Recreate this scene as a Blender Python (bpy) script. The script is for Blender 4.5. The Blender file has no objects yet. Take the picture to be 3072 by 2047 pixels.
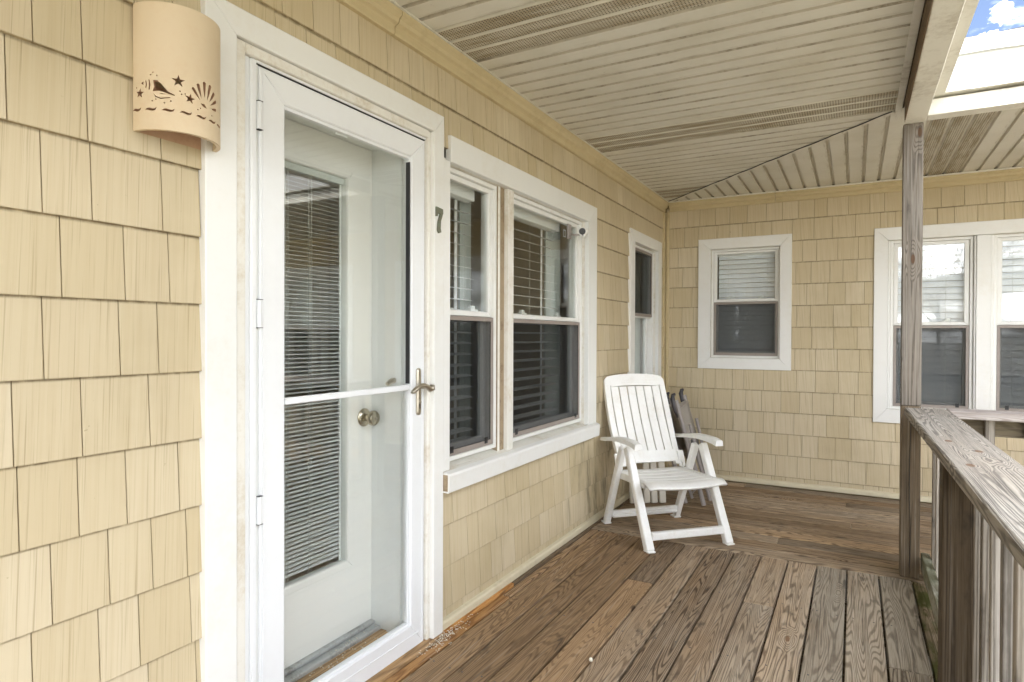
import bpy, math, random
from mathutils import Vector, Matrix, noise as mnoise
R = math.radians
random.seed(7)
scene = bpy.context.scene
col = scene.collection

# ---------------------------------------------------------------- camera
th, pi_, ro = R(28.717), R(-0.479), R(0.206)
F = Vector((-math.sin(th)*math.cos(pi_), math.cos(th)*math.cos(pi_), math.sin(pi_)))
r0 = Vector((math.cos(th), math.sin(th), 0)); u0 = r0.cross(F)
rt = r0*math.cos(ro) + u0*math.sin(ro); up = rt.cross(F)
cd = bpy.data.cameras.new('camera'); cam = bpy.data.objects.new('camera', cd); col.objects.link(cam)
M = Matrix((rt, up, -F)).transposed().to_4x4(); M.translation = Vector((0, 0, 1.25))
cam.matrix_world = M
cd.lens = 21.995; cd.sensor_width = 36; cd.clip_start = .02; cd.clip_end = 2000
scene.camera = cam
scene.render.resolution_x = 1024; scene.render.resolution_y = 682

# ---------------------------------------------------------------- light
SUN_DIR = Vector((0.34, 0.62, -0.95)).normalized()          # the way the light travels
SUN_EL = math.asin(-SUN_DIR.z); SUN_AZ = math.atan2(-SUN_DIR.x, -SUN_DIR.y)
world = bpy.data.worlds.new('World'); scene.world = world; world.use_nodes = True
nt = world.node_tree; nt.nodes.clear()
def wn(t, **k):
    n = nt.nodes.new(t)
    for a, b in k.items(): setattr(n, a, b)
    return n
out = wn('ShaderNodeOutputWorld'); bg = wn('ShaderNodeBackground'); bg.inputs[1].default_value = 0.060
sky = wn('ShaderNodeTexSky'); sky.sky_type = 'NISHITA'; sky.sun_disc = False
sky.sun_elevation = SUN_EL; sky.sun_rotation = SUN_AZ
sky.air_density = 1.0; sky.dust_density = 1.6; sky.ozone_density = 1.2
tc = wn('ShaderNodeTexCoord')
sep = wn('ShaderNodeSeparateXYZ'); nt.links.new(tc.outputs['Generated'], sep.inputs[0])
def wm(op, a, b=None, c=None):
    n = wn('ShaderNodeMath', operation=op)
    for i, v in enumerate((a, b, c)):
        if v is None: continue
        if isinstance(v, (int, float)): n.inputs[i].default_value = v
        else: nt.links.new(v, n.inputs[i])
    return n.outputs[0]
zc = wm('ADD', wm('MAXIMUM', sep.outputs[2], 0.0), 0.25)
px = wm('DIVIDE', sep.outputs[0], zc); py = wm('DIVIDE', sep.outputs[1], zc)
cmb = wn('ShaderNodeCombineXYZ'); nt.links.new(px, cmb.inputs[0]); nt.links.new(py, cmb.inputs[1]); cmb.inputs[2].default_value = 6.6
cn = wn('ShaderNodeTexNoise'); cn.inputs['Scale'].default_value = 2.1; cn.inputs['Detail'].default_value = 7; cn.inputs['Roughness'].default_value = .58
nt.links.new(cmb.outputs[0], cn.inputs['Vector'])
mr = wn('ShaderNodeMapRange', interpolation_type='SMOOTHSTEP'); mr.inputs[1].default_value = .46; mr.inputs[2].default_value = .60  # wide bright cloud cover outside the view, added to light the porch
nt.links.new(cn.outputs[0], mr.inputs[0])
# one small puff of cloud of its own, low over the roof
nrm = wn('ShaderNodeVectorMath', operation='NORMALIZE'); nt.links.new(tc.outputs['Generated'], nrm.inputs[0])
cn2 = wn('ShaderNodeTexNoise'); cn2.inputs['Scale'].default_value = 110; cn2.inputs['Detail'].default_value = 6; nt.links.new(nrm.outputs[0], cn2.inputs['Vector'])
def puff(v, rad):
    dd = wn('ShaderNodeVectorMath', operation='DISTANCE'); nt.links.new(nrm.outputs[0], dd.inputs[0]); dd.inputs[1].default_value = v
    x = wm('ADD', dd.outputs['Value'], wm('MULTIPLY', wm('SUBTRACT', cn2.outputs[0], .5), .016))
    m = wn('ShaderNodeMapRange', interpolation_type='SMOOTHSTEP'); nt.links.new(x, m.inputs[0])
    m.inputs[1].default_value = rad*.45; m.inputs[2].default_value = rad*1.05; m.inputs[3].default_value = 1; m.inputs[4].default_value = 0
    return m.outputs[0]
pf = wm('MAXIMUM', puff((.1477, .9145, .3770), .0125), puff((.1300, .9250, .3570), .0055))
pf = wm('MAXIMUM', pf, puff((.1560, .9115, .3740), .0070))
pf = wm('MAXIMUM', pf, puff((.1395, .9235, .3590), .0050))
mask = wm('MAXIMUM', wm('MULTIPLY', mr.outputs[0], .9), pf)
mx = wn('ShaderNodeMix', data_type='RGBA'); nt.links.new(mask, mx.inputs[0]); 
tn = wn('ShaderNodeMix', data_type='RGBA', blend_type='MULTIPLY'); tn.inputs[0].default_value = 1; tn.inputs[7].default_value = (1.03, .96, 1.0, 1)
nt.links.new(sky.outputs[0], tn.inputs[6]); nt.links.new(tn.outputs[2], mx.inputs[6])
mx.inputs[7].default_value = (57, 57.6, 58.6, 1)
nt.links.new(mx.outputs[2], bg.inputs[0]); nt.links.new(bg.outputs[0], out.inputs[0])
sl = bpy.data.lights.new('sun', 'SUN'); sl.energy = 2.4; sl.angle = R(.6); sl.color = (1, .95, .87)
so = bpy.data.objects.new('sun', sl); col.objects.link(so)
so.rotation_euler = SUN_DIR.to_track_quat('-Z', 'Y').to_euler(); so.location = (-3, -6, 12)
scene.view_settings.view_transform = 'Standard'; scene.view_settings.look = 'None'
scene.view_settings.exposure = 2.17; scene.view_settings.gamma = 1
scene.render.engine = 'CYCLES'
try:
    scene.cycles.max_bounces = 10; scene.cycles.transparent_max_bounces = 16; scene.cycles.diffuse_bounces = 6
except Exception: pass

# ---------------------------------------------------------------- material helpers
class G:
    def __init__(s, name):
        s.m = bpy.data.materials.new(name); s.m.use_nodes = True; s.t = s.m.node_tree; s.t.nodes.clear()
        s.out = s.n('ShaderNodeOutputMaterial'); s.p = s.n('ShaderNodeBsdfPrincipled'); s.l(s.p.outputs[0], s.out.inputs[0])
        s.pos = s.n('ShaderNodeNewGeometry').outputs['Position']
        s.rnd = s.n('ShaderNodeObjectInfo').outputs['Random']
        x = s.n('ShaderNodeSeparateXYZ'); s.l(s.pos, x.inputs[0]); s.x, s.y, s.z = x.outputs
    def n(s, t, **k):
        n = s.t.nodes.new(t)
        for a, b in k.items(): setattr(n, a, b)
        return n
    def l(s, a, b): s.t.links.new(a, b)
    def put(s, v, i):
        if v is None: return
        if isinstance(v, (int, float)): i.default_value = v
        elif isinstance(v, (tuple, list)): i.default_value = tuple(v) + ((1,) if len(v) == 3 and len(i.default_value) == 4 else ())
        else: s.l(v, i)
    def mth(s, op, a, b=None, c=None):
        n = s.n('ShaderNodeMath', operation=op)
        for i, v in enumerate((a, b, c)): s.put(v, n.inputs[i])
        return n.outputs[0]
    def vec(s, x=0., y=0., z=0.):
        n = s.n('ShaderNodeCombineXYZ')
        for i, v in enumerate((x, y, z)): s.put(v, n.inputs[i])
        return n.outputs[0]
    def noise(s, v, sc=1., det=2., rough=.5, dist=0.):
        n = s.n('ShaderNodeTexNoise'); s.put(v, n.inputs['Vector'])
        n.inputs['Scale'].default_value = sc; n.inputs['Detail'].default_value = det
        n.inputs['Roughness'].default_value = rough; n.inputs['Distortion'].default_value = dist
        return n.outputs[0]
    def ramp(s, v, a, b, c=0., d=1., smooth=True):
        n = s.n('ShaderNodeMapRange', interpolation_type='SMOOTHSTEP' if smooth else 'LINEAR'); s.put(v, n.inputs[0])
        for i, q in enumerate((a, b, c, d)): s.put(q, n.inputs[i+1])
        return n.outputs[0]
    def mix(s, f, a, b, mode='MIX'):
        n = s.n('ShaderNodeMix', data_type='RGBA', blend_type=mode); s.put(f, n.inputs[0]); s.put(a, n.inputs[6]); s.put(b, n.inputs[7])
        return n.outputs[2]
    def bump(s, h, st=.3, d=.002):
        n = s.n('ShaderNodeBump'); n.inputs['Strength'].default_value = st; n.inputs['Distance'].default_value = d
        s.put(h, n.inputs['Height']); s.l(n.outputs[0], s.p.inputs['Normal'])
    def fin(s, colr=None, rough=None, metal=None, spec=None):
        s.put(colr, s.p.inputs['Base Color']); s.put(rough, s.p.inputs['Roughness']); s.put(metal, s.p.inputs['Metallic'])
        if spec is not None: s.p.inputs['Specular IOR Level'].default_value = spec
        return s.m

def shingle_mat():
    g = G('vinyl_shingle_cream')
    h = g.mth('ADD', g.x, g.y)                       # runs along either wall
    off = g.mth('MULTIPLY', g.rnd, 37.)
    v = g.vec(g.mth('ADD', g.mth('MULTIPLY', h, 260.), off), off, g.mth('MULTIPLY', g.z, 2.6))
    gr = g.noise(v, 1., 3., .6)
    gr2 = g.noise(g.vec(g.mth('MULTIPLY', h, 75.), off, g.mth('MULTIPLY', g.z, 1.3)), 1., 4., .6)
    base = g.mix(g.rnd, (.565, .478, .312), (.635, .552, .392))
    base = g.mix(g.mth('MULTIPLY', g.mth('FRACT', g.mth('MULTIPLY', g.rnd, 17.3)), .28), base, (.50, .40, .235))
    base = g.mix(g.ramp(gr2, .35, .75, 0, .30), base, (.46, .36, .20))
    base = g.mix(g.ramp(gr, .54, .74, 0, .5), base, (.24, .17, .075))
    big = g.noise(g.vec(g.mth('MULTIPLY', h, 1.5), 0., g.mth('MULTIPLY', g.z, 1.2)), 1., 5., .6)
    base = g.mix(g.ramp(big, .50, .75, 0, .32), base, (.33, .26, .13))
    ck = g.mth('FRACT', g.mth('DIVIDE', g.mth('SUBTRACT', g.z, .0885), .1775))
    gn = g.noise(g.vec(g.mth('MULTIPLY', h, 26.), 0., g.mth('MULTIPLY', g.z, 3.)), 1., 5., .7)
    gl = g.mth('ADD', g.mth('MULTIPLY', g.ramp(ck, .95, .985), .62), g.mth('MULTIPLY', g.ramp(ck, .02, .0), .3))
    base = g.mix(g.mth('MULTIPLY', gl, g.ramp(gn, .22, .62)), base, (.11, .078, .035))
    # mildew: below and beside the double window, on the side wall only
    st = g.noise(g.vec(g.mth('MULTIPLY', g.y, 14.), 0., g.mth('MULTIPLY', g.z, 3.)), 1., 5., .65)
    my = g.mth('MULTIPLY', g.ramp(g.y, 3.25, 3.85), g.ramp(g.y, 4.35, 4.9, 1, 0))
    mz = g.ramp(g.z, .75, 1.15, 1, 0); mxx = g.ramp(g.x, -1.48, -1.44, 1, 0)
    mw = g.mth('MULTIPLY', g.mth('MULTIPLY', my, mz), g.mth('MULTIPLY', mxx, g.ramp(st, .44, .72)))
    base = g.mix(g.mth('MULTIPLY', mw, .75), base, (.10, .085, .05))
    sp = g.noise(g.pos, 42., 3., .7)
    base = g.mix(g.mth('MULTIPLY', g.ramp(sp, .70, .78), .5), base, (.17, .12, .06))
    g.bump(g.mth('ADD', g.mth('MULTIPLY', gr, .7), g.mth('MULTIPLY', gr2, .5)), .35, .0016)
    return g.fin(base, .55, None, .35)

def plain(name, c, rough=.5, metal=None, spec=None, dirt=0., dcol=(.3, .24, .14), nb=.0, sc=3.):
    g = G(name); b = c
    if dirt:
        n1 = g.noise(g.pos, sc, 6., .65); n2 = g.noise(g.pos, sc*9, 4., .7)
        f = g.mth('MULTIPLY', g.ramp(g.mth('ADD', g.mth('MULTIPLY', n1, .65), g.mth('MULTIPLY', n2, .35)), .45, .72), dirt)
        b = g.mix(f, c, dcol)
    if nb: g.bump(g.noise(g.pos, 260., 3., .6), nb, .001)
    return g.fin(b, rough, metal, spec)

def wood_mat(name, axis, light=(.41, .272, .15), dark=(.085, .048, .024), grey=(.50, .44, .35), greyd=(.10, .078, .055), greymix=.4,
             freq=15., contrast=1., moss=0., byx=False, rings=1., vs=.66, knots=(), ks=(.016, .045)):
    g = G(name)
    if axis == 'y': u, v, w = g.x, g.y, g.z
    elif axis == 'x': u, v, w = g.y, g.x, g.z
    else: u, v, w = g.mth('ADD', g.x, g.mth('MULTIPLY', g.y, .7)), g.z, g.mth('SUBTRACT', g.y, g.x)
    off = g.mth('MULTIPLY', g.rnd, 91.)
    V = g.vec(g.mth('MULTIPLY', u, 11.), g.mth('ADD', g.mth('MULTIPLY', v, vs), off), g.mth('ADD', g.mth('MULTIPLY', w, 8.5), off))
    n = g.noise(V, 1., 1.6, .45, .25)
    # knots
    vk = g.n('ShaderNodeTexVoronoi'); g.put(g.vec(g.mth('ADD', g.mth('MULTIPLY', u, 3.2), off), g.mth('ADD', g.mth('MULTIPLY', v, 1.35), off), g.mth('MULTIPLY', w, 1.)), vk.inputs['Vector'])
    vk.inputs['Scale'].default_value = 1.; kd = vk.outputs['Distance']
    kb = g.ramp(kd, 0., .22, .16, 0.)
    n2 = g.mth('ADD', n, kb); kmin = None
    for (u0, v0) in knots:
        a_ = g.mth('DIVIDE', g.mth('SUBTRACT', u, u0), ks[0]); b_ = g.mth('DIVIDE', g.mth('SUBTRACT', v, v0), ks[1])
        dd = g.mth('SQRT', g.mth('ADD', g.mth('MULTIPLY', a_, a_), g.mth('MULTIPLY', b_, b_)))
        n2 = g.mth('ADD', n2, g.ramp(dd, .3, 2.8, .16, 0.)); kmin = dd if kmin is None else g.mth('MINIMUM', kmin, dd)
    fine = g.noise(g.vec(g.mth('MULTIPLY', u, 420.), g.mth('MULTIPLY', v, 9.), g.mth('MULTIPLY', w, 420.)), 1., 2., .6)
    wob = g.noise(g.vec(g.mth('MULTIPLY', u, 60.), g.mth('MULTIPLY', v, 14.), w), 1., 3., .6)
    ph = g.mth('ADD', g.mth('MULTIPLY', n2, freq*2.3*6.283*rings), g.mth('MULTIPLY', wob, 1.1))
    s_ = g.mth('SINE', ph)
    band = g.mth('MULTIPLY', g.ramp(s_, -.2, 1.), g.ramp(wob, .2, .6, .55, 1.))
    blotch = g.noise(g.vec(g.mth('MULTIPLY', u, 5.), g.mth('ADD', g.mth('MULTIPLY', v, 1.6), off), w), 1., 5., .65)
    gm = g.mth('ADD', greymix, g.mth('MULTIPLY', g.mth('SUBTRACT', g.rnd, .5), .55))
    if byx:
        gm = g.mth('ADD', gm, g.ramp(g.x, -1.15, .1, -.5, .55, False))
    gm = g.mth('ADD', gm, g.mth('MULTIPLY', g.mth('SUBTRACT', blotch, .5), 1.0))
    gm = g.ramp(gm, 0., 1., 0., 1., False)
    lt = g.mix(gm, light, grey); dk = g.mix(gm, dark, greyd)
    cv = g.mth('ADD', .42, g.mth('MULTIPLY', g.mth('FRACT', g.mth('MULTIPLY', g.rnd, 13.7)), .5))
    c = g.mix(g.mth('MULTIPLY', g.mth('MULTIPLY', band, cv), contrast), lt, dk)
    c = g.mix(g.ramp(fine, .45, .8, 0., .45), c, dk)
    stk = g.noise(g.vec(g.mth('MULTIPLY', u, 95.), g.mth('ADD', g.mth('MULTIPLY', v, 1.8), off), g.mth('MULTIPLY', w, 95.)), 1., 4., .65, .15)
    c = g.mix(g.ramp(stk, .50, .66, 0., .50), c, dk)
    c = g.mix(g.ramp(stk, .45, .30, 0., .22), c, (.62, .58, .50))
    c = g.mix(g.mth('MULTIPLY', g.ramp(kd, .03, .055, 1., 0.), .85), c, (.05, .03, .02))
    if kmin is not None: c = g.mix(g.mth('MULTIPLY', g.ramp(kmin, .45, .62, 1., 0.), .8), c, (.17, .085, .04))
    stn = g.noise(g.vec(g.mth('MULTIPLY', u, 9.), g.mth('ADD', g.mth('MULTIPLY', v, 4.), off), 3.), 1., 4., .6)
    c = g.mix(g.ramp(stn, .60, .74, 0., .7), c, (.055, .045, .035))
    tone = g.mth('ADD', .62, g.mth('MULTIPLY', g.mth('FRACT', g.mth('MULTIPLY', g.rnd, 7.31)), .62))
    hs = g.n('ShaderNodeHueSaturation'); g.put(c, hs.inputs['Color']); g.put(tone, hs.inputs['Value']); c = hs.outputs[0]
    if moss:
        mo = g.noise(g.vec(g.mth('MULTIPLY', g.x, 9.), g.mth('MULTIPLY', g.y, 2.6), g.mth('MULTIPLY', g.z, 9.)), 1., 5., .65)
        c = g.mix(g.mth('MULTIPLY', g.ramp(mo, .36, .58), moss), c, (.085, .105, .022))
    g.bump(g.mth('ADD', g.mth('MULTIPLY', band, -.6), g.mth('MULTIPLY', fine, -.5)), .45, .0022)
    return g.fin(c, .78, None, .25)

def soffit_mat(axis):
    g = G('soffit_vinyl_' + axis)
    a, b = (g.y, g.x) if axis == 'y' else (g.x, g.y)       # a: across the ribs, b: along
    st = g.noise(g.vec(g.mth('MULTIPLY', a, 34.), g.mth('MULTIPLY', b, 2.4), 0.), 1., 5., .7)
    st2 = g.noise(g.vec(g.mth('MULTIPLY', g.x, 2.2), g.mth('MULTIPLY', g.y, 2.2), 0.), 1., 5., .6)
    c = g.mix(g.ramp(st2, .38, .72), (.70, .68, .60), (.61, .585, .49))
    c = g.mix(g.mth('MULTIPLY', g.ramp(st, .58, .78), .22), c, (.22, .17, .095))
    sp = g.noise(g.pos, 30., 4., .7)
    edge = g.mth('ABSOLUTE', g.mth('SUBTRACT', g.mth('FRACT', g.mth('DIVIDE', g.mth('SUBTRACT', a, 2.016 if axis == 'y' else .345), .1025)), .5))
    en = g.noise(g.vec(g.mth('MULTIPLY', a, 60.), g.mth('MULTIPLY', b, 7.), 0.), 1., 5., .75)
    c = g.mix(g.mth('MULTIPLY', g.mth('MULTIPLY', g.ramp(edge, .30, .50), g.ramp(en, .46, .70)), .7), c, (.27, .21, .12))
    c = g.mix(g.mth('MULTIPLY', g.ramp(sp, .66, .76), .5), c, (.15, .12, .08))
    return g.fin(c, .5, None, .3)

def vent_mat(axis):
    g = G('soffit_vent_' + axis)
    a, b = (g.y, g.x) if axis == 'y' else (g.x, g.y)
    dx = g.mth('SUBTRACT', g.mth('FRACT', g.mth('DIVIDE', b, .0125)), .5)
    dy = g.mth('SUBTRACT', g.mth('FRACT', g.mth('DIVIDE', a, .0114)), .5)
    d = g.mth('SQRT', g.mth('ADD', g.mth('MULTIPLY', dx, dx), g.mth('MULTIPLY', dy, dy)))
    hole = g.ramp(d, .20, .27, 1., 0.)
    st = g.noise(g.vec(g.mth('MULTIPLY', a, 20.), g.mth('MULTIPLY', b, 3.), 0.), 1., 5., .7)
    c = g.mix(g.ramp(st, .38, .64), (.58, .54, .44), (.36, .30, .20))
    c = g.mix(hole, c, (.018, .014, .009))
    g.bump(g.mth('MULTIPLY', hole, -1.), .8, .003)
    return g.fin(c, .6, None, .2)

def glass_mat(name, tint=(.90, .95, .93), refl=1.):
    g = G(name)
    tr = g.n('ShaderNodeBsdfTransparent'); tr.inputs[0].default_value = tint + (1,)
    gl = g.n('ShaderNodeBsdfGlossy'); gl.inputs['Roughness'].default_value = .012
    ge = g.n('ShaderNodeNewGeometry'); dt = g.n('ShaderNodeVectorMath', operation='DOT_PRODUCT')
    g.l(ge.outputs['Normal'], dt.inputs[0]); g.l(ge.outputs['Incoming'], dt.inputs[1])
    om = g.mth('SUBTRACT', 1., g.mth('ABSOLUTE', dt.outputs['Value']))
    f = g.mth('MULTIPLY', g.mth('ADD', .042, g.mth('MULTIPLY', g.mth('POWER', om, 5.), .95)), refl)
    mxs = g.n('ShaderNodeMixShader'); g.l(f, mxs.inputs[0]); g.l(tr.outputs[0], mxs.inputs[1]); g.l(gl.outputs[0], mxs.inputs[2])
    g.l(mxs.outputs[0], g.out.inputs[0]); g.t.nodes.remove(g.p)
    return g.m

def screen_mat():
    g = G('insect_screen_mesh')
    tr = g.n('ShaderNodeBsdfTransparent'); df = g.n('ShaderNodeBsdfDiffuse'); df.inputs[0].default_value = (.020, .021, .022, 1)
    sp = g.noise(g.pos, 900., 1., .5)
    f = g.ramp(sp, .3, .7, .28, .44)
    mxs = g.n('ShaderNodeMixShader'); g.l(f, mxs.inputs[0]); g.l(tr.outputs[0], mxs.inputs[1]); g.l(df.outputs[0], mxs.inputs[2])
    g.l(mxs.outputs[0], g.out.inputs[0]); g.t.nodes.remove(g.p)
    return g.m

MT = {}
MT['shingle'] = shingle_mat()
MT['backing'] = plain('wall_backing', (.22, .165, .085), .8)
MT['tan_trim'] = plain('tan_trim', (.58, .485, .29), .5, dirt=.45, dcol=(.35, .27, .13), nb=.1, sc=2.5)
MT['cream_trim'] = plain('cream_trim', (.66, .60, .43), .5, dirt=.35, dcol=(.38, .3, .17))
MT['white'] = plain('white_vinyl', (.79, .795, .765), .42, dirt=.22, dcol=(.60, .53, .38), nb=.04)
MT['white_dirty'] = plain('white_vinyl_stained', (.77, .755, .69), .5, dirt=.6, dcol=(.46, .36, .2), nb=.08, sc=5.)
MT['white_peel'] = plain('white_paint_peeling', (.76, .74, .66), .55, dirt=.75, dcol=(.36, .31, .22), nb=.3, sc=4.)
MT['alu'] = plain('white_aluminium', (.80, .82, .83), .33, dirt=.05)
MT['alu2'] = plain('grey_white_jamb', (.78, .80, .78), .45, dirt=.15, dcol=(.5, .5, .45))
MT['door_paint'] = plain('door_paint', (.84, .84, .80), .38, dirt=.12, dcol=(.6, .6, .5))
MT['seal'] = plain('black_seal', (.02, .02, .022), .5)
MT['glass'] = glass_mat('window_glass', (.97, .985, .98), 1.35)
MT['door_glass'] = glass_mat('storm_glass', (.985, .992, .987), 1.35)
MT['screen'] = screen_mat()
MT['scr_frame'] = plain('screen_frame_taupe', (.30, .26, .23), .5, dirt=.4, dcol=(.16, .12, .1), sc=8.)
MT['slat'] = plain('blind_slat_white', (.85, .85, .83), .5)
MT['slat2'] = plain('closed_blind_white', (.90, .91, .93), .45)
MT['cord'] = plain('blind_cord', (.75, .75, .7), .7)
MT['room'] = plain('room_paint', (.70, .63, .50), .8, dirt=.3, dcol=(.5, .45, .35), sc=1.5)
MT['curtain'] = plain('pale_curtain', (.55, .60, .56), .8)
MT['soff_y'] = soffit_mat('y'); MT['soff_x'] = soffit_mat('x')
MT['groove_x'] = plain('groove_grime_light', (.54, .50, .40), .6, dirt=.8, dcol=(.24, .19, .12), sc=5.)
MT['groove_y'] = plain('groove_grime_shaded', (.52, .48, .39), .6, dirt=.95, dcol=(.17, .135, .08), sc=5.)  # grime plus rib shade put into the colour, darker than the end section
MT['vent_y'] = vent_mat('y'); MT['vent_x'] = vent_mat('x')
MT['deck_y'] = wood_mat('deck_wood_y', 'y', knots=((-.235, 2.81),), ks=(.016, .05), byx=True, moss=.0)
MT['deck_x'] = wood_mat('deck_wood_x', 'x', light=(.42, .285, .16), grey=(.44, .375, .29), greymix=.38, contrast=1.1, rings=.9)
MT['deck_moss'] = wood_mat('mossy_board', 'y', greymix=.7, moss=.9)
MT['fresh'] = wood_mat('fresh_orange_wood', 'y', light=(.50, .26, .085), dark=(.20, .075, .018), grey=(.34, .22, .12), greyd=(.13, .07, .03), greymix=.25, freq=9)
MT['rail_y'] = wood_mat('rail_wood_y', 'y', vs=.45, knots=((.287, 2.62), (.287, 2.153), (.345, 2.427)), ks=(.020, .045), grey=(.44, .42, .38), greyd=(.055, .056, .056), light=(.42, .35, .27), dark=(.10, .08, .065), greymix=.6, freq=17, contrast=1.0)
MT['rail_x'] = wood_mat('rail_wood_x', 'x', grey=(.46, .44, .42), greyd=(.14, .12, .11), light=(.42, .36, .32), dark=(.16, .11, .08), greymix=.6, freq=10)
MT['post'] = wood_mat('post_wood', 'z', vs=.13, grey=(.42, .40, .36), greyd=(.065, .06, .054), light=(.38, .31, .23), dark=(.09, .065, .042), greymix=.75, freq=11, contrast=1.35, knots=((2.941, 1.654), (2.966, 2.303)))
MT['bal'] = wood_mat('baluster_wood', 'z', vs=.12, grey=(.42, .39, .345), greyd=(.13, .115, .095), light=(.30, .24, .16), dark=(.12, .085, .05), greymix=.7, freq=8)
MT['brown'] = wood_mat('brown_wood_z', 'z', vs=.16, grey=(.17, .14, .10), greyd=(.055, .042, .03), light=(.17, .12, .07), dark=(.05, .033, .02), greymix=.4, freq=12)
MT['brown_x'] = wood_mat('brown_wood_x', 'x', grey=(.19, .16, .11), greyd=(.07, .055, .04), light=(.18, .14, .08), dark=(.06, .042, .024), greymix=.4, freq=12)
MT['brown_y'] = wood_mat('brown_wood_y', 'y', grey=(.19, .15, .10), greyd=(.07, .05, .035), light=(.20, .13, .07), dark=(.07, .042, .024), greymix=.3, freq=12)
MT['lowrail'] = wood_mat('mossy_rail', 'y', grey=(.40, .39, .33), greyd=(.15, .14, .1), greymix=.7, moss=.55)
MT['terra'] = plain('sand_coloured_ceramic', (.67, .55, .375), .55, dirt=.3, dcol=(.60, .40, .22), nb=.12, sc=7.)
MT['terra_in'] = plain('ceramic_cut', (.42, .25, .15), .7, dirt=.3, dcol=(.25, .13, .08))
MT['terra_back'] = plain('ceramic_brown_back', (.50, .33, .215), .7, dirt=.5, dcol=(.40, .22, .13), sc=14.)  # darker, browner ceramic than the outer face of the lamp
MT['bulb'] = plain('lamp_socket', (.5, .45, .38), .4)
MT['nickel'] = plain('brushed_nickel', (.50, .46, .38), .32, 1.0, dirt=.2, dcol=(.3, .26, .2))
MT['brass'] = plain('antique_knob', (.50, .45, .35), .22, 1.0)
MT['verdi'] = plain('verdigris_bronze', (.17, .17, .12), .6, .3, dirt=.6, dcol=(.20, .34, .26), sc=40.)
MT['black'] = plain('black_plastic', (.012, .012, .014), .35)
MT['plastic'] = plain('white_resin', (.83, .83, .80), .38, dirt=.34, dcol=(.58, .53, .42), sc=9.)
MT['plastic2'] = plain('aged_resin', (.66, .62, .53), .5, dirt=.3, dcol=(.5, .44, .33))
MT['sling'] = plain('grey_sling', (.40, .375, .34), .85, nb=.5)
MT['gtube'] = plain('taupe_frame', (.33, .30, .28), .45, dirt=.3, dcol=(.12, .1, .09), sc=9)
MT['gdark'] = plain('dark_cap', (.055, .05, .055), .4)
MT['conc'] = plain('threshold_metal', (.50, .52, .52), .5, .3, dirt=.8, dcol=(.14, .12, .09), sc=9., nb=.3)
MT['sill_wood'] = wood_mat('sill_wood', 'y', light=(.58, .35, .15), dark=(.16, .09, .04), grey=(.44, .36, .27), greyd=(.12, .09, .07), greymix=.25, freq=8)
MT['dust'] = plain('pale_dust', (.75, .70, .58), .9)
MT['blue'] = plain('blue_print', (.04, .10, .45), .5)
MT['ground'] = plain('sandy_lawn', (.24, .22, .17), .95, dirt=.6, dcol=(.13, .15, .08), sc=.6)
MT['roof'] = plain('asphalt_shingle', (.10, .095, .09), .95, dirt=.5, dcol=(.05, .05, .05), sc=40)
MT['bark'] = plain('bark', (.10, .08, .06), .9, nb=.5)
MT['leaf'] = plain('leaf_green', (.05, .075, .025), .8, dirt=.6, dcol=(.03, .04, .015), sc=9)
MT['far_white'] = plain('far_siding', (.32, .33, .33), .6)
MT['sash_stain'] = plain('weathered_wood', (.34, .26, .16), .7, dirt=.9, dcol=(.13, .08, .04), sc=14., nb=.4)

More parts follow.
